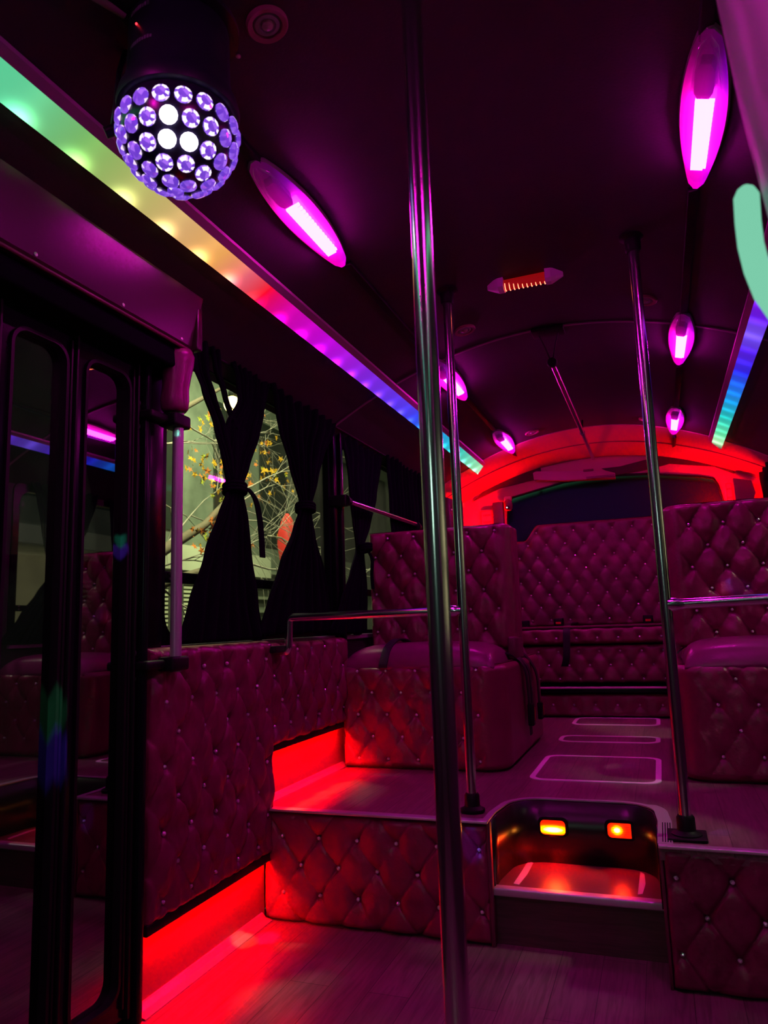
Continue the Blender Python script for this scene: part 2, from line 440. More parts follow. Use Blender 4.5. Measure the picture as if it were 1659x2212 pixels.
strip2(bm, [(x, capline(x)) for x in xs if x >= 0.53], [(x, 0.4) for x in xs if x >= 0.53], 6.0, 6.05)
v = [bm.verts.new(p) for p in ((-1.115, 6.03, 0.4), (0.53, 6.03, 0.4), (0.53, 6.03, 1.55), (-1.115, 6.03, 1.55))]; bm.faces.new(v)
wr = obm('wall_rear', bm, capm); tag(wr, kind='structure')
sm = wr.modifiers.new('thick', 'SOLIDIFY'); sm.thickness = 0.03; sm.offset = 1
tw = thing('window_5', None, None, (-0.3, 6.05, 1.55), kind='structure')
prism('pane', win, lambda p: (p[0] * 1.02, 6.09, p[1] + 0.01), lambda p: (p[0] * 1.02, 6.10, p[1] + 0.01), glass_dark, tw)
bm = bmesh.new(); addtube(bm, [(p[0], lint(p[1]) - 0.004, p[1]) for p in win], 0.009, 8); obm('gasket', bm, black, tw, True)
adopt(tw)

# side walls with window openings
def sidewall(name, X, out, wins, y0, y1, ztop, door=None, segs=None):
    t = 0.05 * out; L = []
    def bx(ya, yb, za, zb):
        if yb > ya and zb > za: L.append(((min(X, X + t), ya, za), (max(X, X + t), yb, zb)))
    cur = y0
    for (ya, yb, za, zb) in wins:
        bx(cur, ya, 0 if cur < 2.6 else 0.0, ztop); bx(ya, yb, 0, za); bx(ya, yb, zb, ztop); cur = yb
    bx(cur, y1, 0, ztop)
    o = boxes(name, L, wallm); return tag(o, kind='structure')
WL = [(2.02, 3.40, 1.035, 2.09), (3.53, 4.66, 1.035, 2.09), (4.78, 5.75, 1.035, 2.09)]
WRR = [(0.55, 1.85, 1.035, 2.05), (2.02, 3.40, 1.035, 2.05), (3.53, 4.66, 1.035, 2.05), (4.78, 5.60, 1.035, 2.05)]
sidewall('wall_left', XL, -1, [(0.79, 1.85, 0.0, 1.98)] + WL, YF, YR, 2.16)
sidewall('wall_right', XR, 1, WRR, YF, YR, 2.16)
boxes('wall_front', [((XL, YF - 0.05, 0), (XR, YF, 0.95)), ((XL, YF - 0.05, 2.0), (XR, YF, 2.45)), ((XL, YF - 0.05, 0.95), (-1.45, YF, 2.0)), ((0.71, YF - 0.05, 0.95), (XR, YF, 2.0))], wallm)['kind'] = 'structure'

def window(name, X, out, ya, yb, za, zb, rail=1.27, sticker=False):
    t = thing(name, None, None, (X, (ya + yb) / 2, za), kind='structure')
    w_, h_ = yb - ya, zb - za; cy, cz = (ya + yb) / 2, (za + zb) / 2
    outer = rrect(w_ + 0.05, h_ + 0.05, 0.06); inner = rrect(w_ - 0.05, h_ - 0.05, 0.085)
    bm = bmesh.new(); ringplate(bm, outer, inner, lambda p: (X - 0.012 * out, cy + p[0], cz + p[1]), lambda p: (X + 0.03 * out, cy + p[0], cz + p[1]))
    autosmooth(obm('frame', bm, blackgl, t), 40)
    prism('pane', rrect(w_ - 0.04, h_ - 0.04, 0.085), lambda p: (X + 0.012 * out, cy + p[0], cz + p[1]), lambda p: (X + 0.016 * out, cy + p[0], cz + p[1]), glass_w, t)
    box('slide_rail', (min(X - 0.008 * out, X + 0.025 * out), ya + 0.01, rail - 0.022), (max(X - 0.008 * out, X + 0.025 * out), yb - 0.01, rail + 0.016), blackgl, t, 0.004)
    boxes('rail_bolt', [((X - 0.014 * out - 0.003, ya + 0.045 + d, rail - 0.008 + e), (X - 0.014 * out + 0.003, ya + 0.053 + d, rail + e)) for d in (0,) for e in (-0.006, 0.012)], screwm, t)
    box('sill_strip', (min(X - 0.02 * out, X + 0.0), ya - 0.02, za - 0.02), (max(X - 0.02 * out, X + 0.0), yb + 0.02, za + 0.004), alu, t, 0.003)
    adopt(t); return t
for k, (ya, yb, za, zb) in enumerate(WL): window('window_%d' % (k + 1), XL, -1, ya, yb, za, zb)
for k, (ya, yb, za, zb) in enumerate(WRR): window('window_%d' % (k + 6), XR, 1, ya, yb, za, zb)
# glossy pillar between the first two left windows, with its curved head
pl = tag(boxes('trim_3', [((XL, 3.40, 0.98), (XL + 0.035, 3.44, 2.1)), ((XL, 3.455, 0.98), (XL + 0.05, 3.485, 2.1)), ((XL, 3.495, 0.98), (XL + 0.03, 3.53, 2.1))], blackgl, None, 0.006), kind='structure')
# dark door jamb
tag(boxes('trim_4', [((XL, 1.83, 0), (XL + 0.07, 1.875, 2.0)), ((XL, 1.885, 1.0), (XL + 0.045, 1.99, 2.02)), ((XL, 1.835, 0), (XL + 0.095, 1.86, 2.0))], blackgl, None, 0.008), kind='structure')
# door header and return above the leaves
tag(box('trim_5', (XL, 0.3, 1.93), (-1.40, 1.99, 1.995), cloth, None, 0.01), kind='structure')

# folding entrance door, one leaf per panel
def door_leaf(name, y0, y1):
    t = thing(name, None, None, (-1.5, (y0 + y1) / 2, 0.02), kind='structure')
    w_, h_ = y1 - y0, 1.90; cy, cz = (y0 + y1) / 2, 0.03 + h_ / 2
    bm = bmesh.new()
    ringplate(bm, rrect(w_ - 0.006, h_, 0.012), rrect(w_ - 0.068, h_ - 0.11, 0.05), lambda p: (-1.485, cy + p[0], cz + p[1]), lambda p: (-1.525, cy + p[0], cz + p[1]))
    autosmooth(obm('frame', bm, blackgl, t), 40)
    bm = bmesh.new()
    ringplate(bm, rrect(w_ - 0.058, h_ - 0.10, 0.053), rrect(w_ - 0.078, h_ - 0.12, 0.045), lambda p: (-1.477, cy + p[0], cz + p[1]), lambda p: (-1.53, cy + p[0], cz + p[1]))
    autosmooth(obm('gasket', bm, black, t), 40)
    prism('pane', rrect(w_ - 0.07, h_ - 0.112, 0.048), lambda p: (-1.503, cy + p[0], cz + p[1]), lambda p: (-1.507, cy + p[0], cz + p[1]), glass_d, t)
    boxes('edge_seal', [((-1.53, y1 - 0.011, 0.03), (-1.468, y1 - 0.003, 1.92)), ((-1.50, y1 - 0.026, 0.06), (-1.474, y1 - 0.018, 1.9))], black, t, 0.002)
    adopt(t); return t
for k, (a, b) in enumerate(((0.79, 1.04), (1.045, 1.30), (1.305, 1.56), (1.565, 1.82))): door_leaf('door_%d' % (k + 1), a, b)

# kick boards lit by the red tapes, with their cove trims
tag(box('baseboard_front', (XL, 1.875, 0), (-1.50, 2.62, 0.34), kickm), kind='structure')
tag(box('baseboard_left', (XL, 2.62, 0.4), (-1.535, 6.0, 0.66), kickm), kind='structure')
def cove(name, x, y0, y1, z, s=0.035):
    pr_ = [(x, z), (x + s, z), (x + s, z + 0.004), (x + s * 0.4, z + 0.010), (x + 0.006, z + s * 0.55), (x, z + s * 0.6)]
    o = prism(name, pr_, lambda p: (p[0], y0, p[1]), lambda p: (p[0], y1, p[1]), alu); return tag(o, kind='structure')
cove('trim_6', -1.50, 1.87, 2.60, 0.0, 0.045)
cove('trim_7', -1.535, 2.66, 3.46, 0.4, 0.035)

# ================================================================== UPHOLSTERED WALL AND STEP PANELS
def ux(x, z0): return (lambda u, v: (x, 0, 0))
t = thing('padded_wall_panel', 'tall burgundy button-tufted panel on the left wall beside the door', 'wall panel', (-1.5, 2.2, 0.25))
tuft('upholstery', t, 0.755, 0.80, lambda u, v: (-1.475, 1.875 + u, 0.235 + v), lambda u, v: (1, 0, 0), 0.215, 0.245, a=0.14, b=0.097, T=0.03, step=0.005, seed=1, back=0.075, r=0.03, crumple=0.010, pk=0.12)
box('black_hem', (-1.474, 1.875, 0.214), (-1.458, 2.615, 0.246), black, t, 0.004)
box('led_tape', (-1.494, 1.90, 0.230), (-1.481, 2.58, 0.234), emat('red_led_front', (1.0, 0.0002, 0.0), 350), t)
t.children[-1]['label'] = 'glowing red light tape under the lower edge'
adopt(t)
t = thing('padded_wall_panel', 'shorter burgundy tufted wall panel above the raised floor, in front of the seat', 'wall panel', (-1.53, 3.05, 0.62))
tuft('upholstery', t, 0.84, 0.42, lambda u, v: (-1.515, 2.635 + u, 0.61 + v), lambda u, v: (1, 0, 0), 0.075, 0.08, a=0.14, b=0.1, T=0.036, step=0.0055, seed=2, back=0.034, r=0.03, crumple=0.011, pk=0.25)
box('black_hem', (-1.512, 2.635, 0.592), (-1.498, 3.41, 0.622), black, t, 0.004)
box('led_tape', (-1.530, 2.66, 0.606), (-1.518, 3.36, 0.610), emat('red_led_deck', (1.0, 0.0002, 0.0), 600), t)
t.children[-1]['label'] = 'glowing red light tape under the lower edge'
adopt(t)

t = thing('padded_step_panel', 'burgundy tufted riser panel left of the step well', 'step panel', (-1.05, 2.62, 0.0))
tuft('upholstery', t, 0.885, 0.395, lambda u, v: (-1.495 + u, 2.62, 0.0 + v), lambda u, v: (0, -1, 0), 0.085, 0.105, a=0.152, b=0.1, T=0.030, step=0.0045, seed=3, back=0.03, r=0.028, crumple=0.005, pk=0.10)
box('top_edge_trim', (XL + 0.02, 2.585, 0.395), (-0.612, 2.625, 0.405), alu, t, 0.003)
box('side_return', (-0.622, 2.598, 0.0), (-0.608, 2.66, 0.40), leather_dull, t, 0.004)
adopt(t)
t = thing('padded_step_panel', 'burgundy tufted riser panel right of the step well', 'step panel', (0.35, 2.45, 0.0))
tuft('upholstery', t, 0.865, 0.395, lambda u, v: (-0.055 + u, 2.475, v), lambda u, v: (0, -1, 0), 0.035, 0.31 - 0.1 * 0, a=0.152, b=0.105, T=0.030, step=0.0045, seed=4, back=0.03, r=0.02, crumple=0.005, pk=0.10)
box('top_edge_trim', (-0.062, 2.438, 0.395), (XR, 2.47, 0.405), alu, t, 0.003)
box('side_return', (-0.062, 2.455, 0.0), (-0.052, 2.70, 0.40), leather_dull, t, 0.003)
adopt(t)

# step well
t = thing('step_well', 'recessed black step between the two tufted risers, wood riser below', 'step', (-0.34, 2.75, 0.0))
# wall following the notch
def wall_along(path, z0, z1, off, m, name, parent):
    V = []; F = []
    for x, y in path: V += [(x, y, z0), (x, y, z1)]
    for k in range(len(path) - 1): F.append((2 * k, 2 * k + 1, 2 * k + 3, 2 * k + 2))
    o = ob(name, V, F, m, parent, False); s = o.modifiers.new('t', 'SOLIDIFY'); s.thickness = off; return autosmooth(o, 50)
wellm = mat('gloss_black_lining', (0.012, 0.009, 0.010), 0.28, bump=0.05, bscale=15)
wp = notch[1:-1]
wall_along([(-0.615, 2.63)] + wp + [(-0.06, 2.6)], 0.17, 0.398, 0.01, wellm, 'lining', t)
tread = mat('step_tread_wood', (0.13, 0.05, 0.06), 0.3, bump=0.1, bscale=30, stretch=(1, 8, 1))
box('tread', (-0.63, 2.64, 0.155), (-0.045, 3.0, 0.176), tread, t)
box('nosing', (-0.615, 2.612, 0.158), (-0.058, 2.652, 0.184), alu, t, 0.006)
box('riser_board', (-0.61, 2.635, 0.0), (-0.058, 2.66, 0.158), riserw, t)
# worn tape lines on the tread
tape = mat('worn_white_tape', (0.5, 0.42, 0.5), 0.7)
tape.node_tree.nodes['Principled BSDF']
def patch(name, pts, z, m, parent): return prism(name, pts, lambda p: (p[0], p[1], z), lambda p: (p[0], p[1], z + 0.0015), m, parent)
patch('tape_mark', [(-0.555, 2.69), (-0.535, 2.685), (-0.525, 2.80), (-0.525, 2.93), (-0.545, 2.94), (-0.55, 2.82)], 0.176, tape, t)
patch('tape_mark', [(-0.145, 2.69), (-0.13, 2.70), (-0.122, 2.80), (-0.128, 2.90), (-0.142, 2.92)], 0.176, tape, t)
# metal edging round the mouth: flat band following the notch
def band(path, w0, z, th, m, name, parent, wf=None):
    V = []; F = []; n = len(path)
    for k, (x, y) in enumerate(path):
        a = path[max(0, k - 1)]; b = path[min(n - 1, k + 1)]; d = Vector((b[0] - a[0], b[1] - a[1])).normalized(); nn = Vector((-d.y, d.x))
        ww = wf(k) if wf else w0
        V += [(x - nn.x * 0.004, y - nn.y * 0.004, z), (x + nn.x * ww, y + nn.y * ww, z), (x + nn.x * ww, y + nn.y * ww, z + th), (x - nn.x * 0.004, y - nn.y * 0.004, z + th + 0.001)]
    for k in range(n - 1):
        for c in range(4): F.append((4 * k + c, 4 * k + (c + 1) % 4, 4 * k + 4 + (c + 1) % 4, 4 * k + 4 + c))
    F.append((0, 1, 2, 3)); F.append(tuple(4 * (n - 1) + c for c in (3, 2, 1, 0)))
    o = ob(name, V, F, m, parent)
    bm = bmesh.new(); bm.from_mesh(o.data); bmesh.ops.recalc_face_normals(bm, faces=bm.faces); bm.to_mesh(o.data); bm.free(); return o
mouth = [(-0.615, 2.60)] + wp + [(-0.06, 2.46)]
band(mouth, 0.024, 0.4005, 0.004, alu, 'edge_trim', t, lambda k: 0.02 if k < len(mouth) - 6 else 0.04)
for k in range(4): box('trim_groove', (-0.05 + 0.0075 * k, 2.48, 0.4045), (-0.047 + 0.0075 * k, 2.70, 0.4062), black, t)
adopt(t)
# step lamps on the back of the well
def step_lamp(x, z, lab, hot, dim):
    t = thing('step_lamp', lab, 'lamp', (x, 2.955, z), group=None)
    yb = 2.962
    bm = bmesh.new(); o1 = rrect(0.108, 0.068, 0.02); i1 = rrect(0.092, 0.052, 0.015)
    ringplate(bm, o1, i1, lambda p: (x + p[0], yb - 0.022, z + p[1]), lambda p: (x + p[0] * 1.1, yb, z + p[1] * 1.1)); autosmooth(obm('bezel', bm, black, t), 40)
    m, nt, b = newmat('amber_lens')
    g = nt.nodes.new('ShaderNodeTexCoord'); s = nt.nodes.new('ShaderNodeVectorMath'); s.operation = 'DISTANCE'; s.inputs[1].default_value = hot
    mp = nt.nodes.new('ShaderNodeMapping'); mp.inputs['Scale'].default_value = (0.45 if dim < 0.7 else 1.4, 1, 1.7)
    mp.inputs['Location'].default_value = (0, 0, 0)
    sub = nt.nodes.new('ShaderNodeVectorMath'); sub.operation = 'SUBTRACT'; sub.inputs[1].default_value = hot
    nt.links.new(g.outputs['Object'], sub.inputs[0]); nt.links.new(sub.outputs[0], mp.inputs['Vector'])
    ln = nt.nodes.new('ShaderNodeVectorMath'); ln.operation = 'LENGTH'; nt.links.new(mp.outputs[0], ln.inputs[0])
    r = nt.nodes.new('ShaderNodeMapRange'); r.inputs[1].default_value = 0.0; r.inputs[2].default_value = 0.046; r.inputs[3].default_value = 1; r.inputs[4].default_value = 0
    nt.links.new(ln.outputs['Value'], r.inputs[0])
    cr = nt.nodes.new('ShaderNodeValToRGB'); e = cr.color_ramp.elements
    e[0].position = 0; e[0].color = (0.35, 0.004, 0.0, 1); e[1].position = 0.86; e[1].color = (8, 4.2, 0.5, 1)
    n3 = cr.color_ramp.elements.new(0.62); n3.color = (3.0, 0.35, 0.0, 1)
    n4 = cr.color_ramp.elements.new(0.3); n4.color = (1.1, 0.02, 0.0, 1)
    nt.links.new(r.outputs[0], cr.inputs[0]); nt.links.new(cr.outputs[0], b.inputs['Emission Color']); b.inputs['Emission Strength'].default_value = 4.0
    b.inputs['Base Color'].default_value = (0.5, 0.02, 0.01, 1); b.inputs['Roughness'].default_value = 0.2
    prism('lens', rrect(0.094, 0.054, 0.015), lambda p: (x + p[0], yb - 0.018, z + p[1]), lambda p: (x + p[0], yb - 0.002, z + p[1]), m, t)
    boxes('lens_rib', [((x - 0.03, yb - 0.0195, z - 0.012 + 0.006 * q), (x + 0.03, yb - 0.018, z - 0.0112 + 0.006 * q)) for q in range(5)], redbtn, t)
    adopt(t)
step_lamp(-0.445, 0.305, 'red step lamp at the left of the step well, wide yellow bulb glow', (-0.445, 2.944, 0.296), 0.5)
step_lamp(-0.20, 0.308, 'red step lamp at the right of the step well, small round glow', (-0.213, 2.944, 0.308), 0.9)
light('step_bulb_left', 'SPOT', (-0.445, 2.938, 0.295), 7.0, (1.0, 0.004, 0.001), (-0.47, 2.78, 0.10), shadow_soft_size=0.015, spot_size=2.3, spot_blend=0.4)
light('step_bulb_right', 'SPOT', (-0.21, 2.938, 0.298), 2.0, (1.0, 0.008, 0.002), (-0.20, 2.78, 0.10), shadow_soft_size=0.012, spot_size=1.7, spot_blend=0.5)

# floor hatches
hm = mat('hatch_edging', (0.9, 0.75, 0.9), 0.45)
def hatch(x0, x1, y0, y1, lab, r=0.07):
    t = thing('floor_hatch', lab, 'floor hatch', ((x0 + x1) / 2, (y0 + y1) / 2, 0.4))
    cx, cy = (x0 + x1) / 2, (y0 + y1) / 2
    bm = bmesh.new(); ringplate(bm, rrect(x1 - x0, y1 - y0, r), rrect(x1 - x0 - 0.048, y1 - y0 - 0.048, r - 0.018), lambda p: (cx + p[0], cy + p[1], 0.4035), lambda p: (cx + p[0], cy + p[1], 0.4)); obm('edging', bm, hm, t)
    prism('lid', rrect(x1 - x0 - 0.047, y1 - y0 - 0.047, r - 0.018), lambda p: (cx + p[0], cy + p[1], 0.4018), lambda p: (cx + p[0], cy + p[1], 0.3995), deckw, t)
    adopt(t)
hatch(-0.595, -0.05, 3.30, 3.905, 'nearest floor hatch in the aisle, metal-edged rounded rectangle behind the step well')
hatch(-0.60, -0.053, 4.33, 4.565, 'narrow middle floor hatch in the aisle with a metal edge')
hatch(-0.60, -0.053, 5.02, 5.38, 'farthest floor hatch in the aisle, at the foot of the rear bench')

# ================================================================== BOOTH SEATS
def booth(name, label, sgn, xin, xout, yf, zf0, zf1, u0, v0, bu0, bv0, backtop, bl):
    """sgn=+1: aisle side to the right (left booth); sgn=-1: aisle side to the left. xin = aisle face."""
    t = thing(name, label, 'seat', ((xin + xout) / 2, yf + 0.4, 0.4))
    R_ = 0.10; Wf = abs(xin - xout) - R_; La = R_ * PI / 2; Ls = 0.95; W = Wf + La + Ls
    # path starts on the wall side and runs to the aisle, then back along the aisle
    def path(u):
        if u <= Wf: return (xout + sgn * u, yf, 0, -1)
        if u <= Wf + La:
            a = (u - Wf) / R_
            return (xin - sgn * R_ + sgn * R_ * math.sin(a), yf + R_ - R_ * math.cos(a), sgn * math.sin(a), -math.cos(a))
        return (xin, yf + R_ + (u - Wf - La), sgn, 0)
    def P(u, v):
        x, y, nx, ny = path(u); return (x - nx * 0.012, y - ny * 0.012, 0.402 + v)
    def N(u, v):
        x, y, nx, ny = path(u); return (nx, ny, 0)
    base = tuft('base', t, W, zf1 - 0.402, P, N, u0, v0, a=0.15, b=0.103, T=0.03, step=0.0065, r=0.035, back=0.0, seed=11 + sgn, crumple=0.006, pk=0.14,
                mask=lambda u, v: 1 - smooth01(Wf - 0.03, Wf + 0.04, u), studf=lambda u, v: u < Wf - 0.01)
    # lid boards so the base is closed on top
    box('seat_board', (min(xin - sgn * 0.03, xout), yf + 0.03, zf1 - 0.05), (max(xin - sgn * 0.03, xout), yf + 1.0, zf1 - 0.01), leather_dull, t, 0.01)
    # front cushion: smooth domed
    def cushion(nm, y0, y1):
        bm = bmesh.new(); nx, ny = 44, 24; xa, xb = xout, xin - sgn * 0.035
        g = [[None] * (ny + 1) for _ in range(nx + 1)]
        for i in range(nx + 1):
            s = i / nx
            for j in range(ny + 1):
                q = j / ny
                ex = max(0.0, 1 - abs(2 * s - 1) ** 7); ey = max(0.0, 1 - abs(2 * q - 1) ** 4)
                z = zf1 - 0.012 + 0.105 * (ex ** 0.45) * (ey ** 0.45) + 0.012 * math.sin(PI * s)
                g[i][j] = bm.verts.new((xa + (xb - xa) * s, y0 + (y1 - y0) * q - 0.01 * math.sin(PI * s), z))
        for i in range(nx):
            for j in range(ny): bm.faces.new((g[i][j], g[i + 1][j], g[i + 1][j + 1], g[i][j + 1]))
        bd = [g[i][0] for i in range(nx)] + [g[nx][j] for j in range(ny)] + [g[i][ny] for i in range(nx, 0, -1)] + [g[0][j] for j in range(ny, 0, -1)]
        lo = [bm.verts.new((v.co.x, v.co.y, zf1 - 0.02)) for v in bd]
        for k in range(len(bd)): bm.faces.new((bd[k], lo[k], lo[(k + 1) % len(bd)], bd[(k + 1) % len(bd)]))
        bm.faces.new(lo)
        return obm(nm, bm, vinyl, t, True)
    cushion('cushion', yf + 0.005, yf + 0.46)
    cushion('cushion', yf + 0.60, yf + 0.98)
    # backrest: front tufted, then side return with loose wrinkles
    yb = yf + 0.44; xe = xin - sgn * bl; Wb = abs(xe - xout) ; Rb = 0.03; Lb = Rb * PI / 2; Lr = 0.14
    def bpath(u):
        if u <= Wb - Rb: return (xout + sgn * u, yb, 0, -1)
        if u <= Wb - Rb + Lb:
            a = (u - (Wb - Rb)) / Rb; return (xe - sgn * Rb + sgn * Rb * math.sin(a), yb + Rb - Rb * math.cos(a), sgn * math.sin(a), -math.cos(a))
        return (xe, yb + Rb + (u - (Wb - Rb) - Lb), sgn, 0)
    def bP(u, v): x, y, nx, ny = bpath(u); return (x, y, zf1 + 0.05 + v)
    def bN(u, v): x, y, nx, ny = bpath(u); return (nx, ny, 0)
    HB = backtop - zf1 - 0.05
    tuft('backrest', t, Wb + Lb + Lr, HB, bP, bN, bu0, bv0, a=0.152, b=0.103, T=0.042, step=0.006, r=0.03, back=0.004, seed=21 + sgn, crumple=0.008, pk=0.36,
         mask=lambda u, v: 1 - smooth01(Wb - 0.055, Wb - 0.02, u) * 0.85, studf=lambda u, v: u < Wb - 0.03)
    box('backrest_core', (min(xe - sgn * 0.015, xout), yb - 0.005, zf1 + 0.02), (max(xe - sgn * 0.015, xout), yb + 0.17, backtop - 0.012), leather, t, 0.015)
    return t
tl = booth('booth_seat', 'burgundy tufted booth seat on the left, behind the slim pole, red glow on its base', 1, -0.705, -1.51, 3.42, 0.4, 0.885, 0.085, 0.045, 0.04, 0.11, 1.60, 0.035)
trr = booth('booth_seat', 'burgundy tufted booth seat on the right, cut by the photo edge', -1, 0.045, 0.74, 3.375, 0.4, 0.875, 0.17, 0.0, 0.04, 0.07, 1.615, 0.045)
# belts on the left booth
def belt(parent, pts, w, axis, name='seat_belt', th=0.003, m=None):
    """flat webbing along pts; axis = width direction"""
    bm = bmesh.new(); ax = Vector(axis).normalized() * w / 2; prev = None; pts = [Vector(p) for p in pts]
    sm_ = []
    n = len(pts)
    for i in range(n - 1):
        p0 = pts[max(i - 1, 0)]; p1 = pts[i]; p2 = pts[i + 1]; p3 = pts[min(i + 2, n - 1)]
        for k in range(6):
            t_ = k / 6
            sm_.append(0.5 * ((2 * p1) + (p2 - p0) * t_ + (2 * p0 - 5 * p1 + 4 * p2 - p3) * t_ ** 2 + (3 * p1 - p0 - 3 * p2 + p3) * t_ ** 3))
    sm_.append(pts[-1])
    for i, p in enumerate(sm_):
        d = (sm_[min(i + 1, len(sm_) - 1)] - sm_[max(i - 1, 0)]).normalized(); nn = d.cross(ax).normalized() * th
        r_ = [bm.verts.new(p + ax + nn), bm.verts.new(p - ax + nn), bm.verts.new(p - ax - nn), bm.verts.new(p + ax - nn)]
        if prev:
            for c in range(4): bm.faces.new((prev[c], prev[(c + 1) % 4], r_[(c + 1) % 4], r_[c]))
        else: bm.faces.new(r_)
        prev = r_
    bm.faces.new(prev[::-1])
    return autosmooth(obm(name, bm, m or beltm, parent), 60)
def buckle(parent, c, s, name='buckle'):
    b = box(name, [c[i] - s[i] / 2 for i in range(3)], [c[i] + s[i] / 2 for i in range(3)], black, parent, 0.006)
    q = box('release_button', (c[0] + s[0] / 2 - 0.004, c[1] + s[1] / 2 - 0.006, c[2] - s[2] * 0.3), (c[0] + s[0] / 2 + 0.002, c[1] + s[1] / 2 + 0.002, c[2] + s[2] * 0.3), redbtn, b)
    return b
b1 = belt(tl, [(-1.30, 3.86, 0.985), (-1.29, 3.72, 1.005), (-1.275, 3.56, 1.0), (-1.275, 3.455, 0.965), (-1.28, 3.405, 0.90), (-1.282, 3.40, 0.875)], 0.042, (1, 0, 0))
b1 = belt(tl, [(-0.76, 3.80, 0.92), (-0.715, 3.82, 0.90), (-0.672, 3.85, 0.84), (-0.666, 3.88, 0.72), (-0.668, 3.90, 0.60), (-0.668, 3.91, 0.50)], 0.05, (0, 1, 0.05)); buckle(b1, (-0.662, 3.905, 0.60), (0.03, 0.05, 0.11))
b1 = belt(tl, [(-0.76, 3.84, 0.92), (-0.712, 3.87, 0.90), (-0.664, 3.91, 0.83), (-0.660, 3.94, 0.70), (-0.662, 3.95, 0.56)], 0.045, (0, 1, 0.05))
b1 = belt(tl, [(-0.76, 4.08, 0.92), (-0.712, 4.12, 0.89), (-0.668, 4.17, 0.80), (-0.664, 4.20, 0.68), (-0.666, 4.21, 0.60)], 0.048, (0, 1, 0.05)); buckle(b1, (-0.662, 4.21, 0.585), (0.026, 0.05, 0.09))
# folded flap under the side of the backrest
box('side_flap', (-0.745, 3.80, 0.885), (-0.70, 4.02, 1.0), leather_dull, tl, 0.012)
# loose shiny wrinkled edge of the backrest
bm = bmesh.new(); n_ = 46; prev = None
for k in range(n_ + 1):
    z = 0.99 + 0.58 * k / n_
    bul = 0.012 + 0.010 * noise.noise(Vector((z * 16, 1, 2))) + 0.006 * math.sin(z * 60)
    y = 3.965 + 0.018 * noise.noise(Vector((z * 9, 5, 2)))
    r_ = [bm.verts.new((-0.728 + bul * math.sin(a), y + (0.02 + bul) * math.cos(a), z)) for a in [PI * q / 6 - 0.1 for q in range(8)]]
    if prev:
        for c in range(7): bm.faces.new((prev[c], prev[c + 1], r_[c + 1], r_[c]))
    prev = r_
obm('loose_edge', bm, mat('shiny_worn_vinyl', (0.25, 0.08, 0.10), 0.18), tl, True)
adopt(tl)
b1 = belt(trr, [(0.10, 3.83, 0.93), (0.06, 3.80, 0.90), (0.012, 3.80, 0.84), (0.006, 3.83, 0.74), (0.010, 3.88, 0.66)], 0.035, (0, 1, 0))
adopt(trr)

# ================================================================== REAR BENCH
t = thing('rear_bench', 'full-width burgundy tufted bench across the rear with a high quilted back', 'bench', (-0.35, 5.7, 0.4))
tuft('lower_riser', t, 2.3, 0.165, lambda u, v: (-1.52 + u, 5.40, 0.402 + v), lambda u, v: (0, -1, 0), 0.04, 0.085, a=0.145, b=0.1, T=0.03, step=0.011, seed=31, r=0.025, back=0.02, studf=lambda u, v: 0.5 < u < 1.75)
box('ledge', (-1.52, 5.345, 0.572), (0.78, 5.60, 0.600), blackgl, t, 0.004)
box('ledge_trim', (-1.52, 5.335, 0.600), (0.78, 5.36, 0.612), mat('pink_ledge_edge', (0.7, 0.35, 0.6), 0.4), t, 0.003)
box('core', (-1.52, 5.43, 0.40), (0.78, 5.98, 0.57), leather_dull, t)
tuft('upper_riser', t, 2.3, 0.275, lambda u, v: (-1.52 + u, 5.60, 0.612 + v), lambda u, v: (0, -1, 0), 0.075, 0.035, a=0.145, b=0.098, T=0.035, step=0.011, seed=32, r=0.03, back=0.02, studf=lambda u, v: 0.5 < u < 1.75)
tuft('cushion', t, 2.3, 0.125, lambda u, v: (-1.52 + u, 5.575, 0.895 + v), lambda u, v: (0, -1, 0), 0.07, 0.045, a=0.145, b=0.098, T=0.04, step=0.011, seed=33, r=0.03, back=0.02, studf=lambda u, v: 0.5 < u < 1.75, margin=0.02)
box('cushion_top', (-1.52, 5.56, 0.90), (0.78, 5.96, 1.018), vinyl, t, 0.03)
box('cushion_piping', (-1.52, 5.545, 1.012), (0.78, 5.57, 1.030), leather_dull, t, 0.006)
def hb(u):
    x = -1.52 + u
    return 0.70 + 0.125 * smooth01(-0.985, -0.86, x) - 0.04 * smooth01(0.15, 0.7, x)
tuft('backrest', t, 2.3, 0.83, lambda u, v: (-1.52 + u, 5.965 - 0.0 * v, 1.02 + v), lambda u, v: (0, -1, 0), 0.79 - 0.0725 * 0, 0.555, a=0.147, b=0.1, T=0.035, m=leather_dull, step=0.0105, seed=34, r=0.03, back=0.0, Hf=hb, studf=lambda u, v: 0.35 < u < 1.78)
b1 = belt(t, [(-0.62, 5.93, 1.05), (-0.63, 5.80, 1.045), (-0.64, 5.62, 1.045), (-0.645, 5.54, 1.0), (-0.65, 5.53, 0.90), (-0.66, 5.54, 0.80), (-0.68, 5.56, 0.74)], 0.05, (1, 0, 0))
for x in (-0.72, -0.08):
    bb = box('buckle', (x - 0.035, 5.70, 1.02), (x + 0.035, 5.76, 1.09), black, t, 0.008); box('release_button', (x - 0.018, 5.692, 1.045), (x + 0.018, 5.702, 1.06), redbtn, bb)
bb = box('buckle', (-0.99, 5.62, 1.02), (-0.93, 5.68, 1.08), black, t, 0.008)
adopt(t)

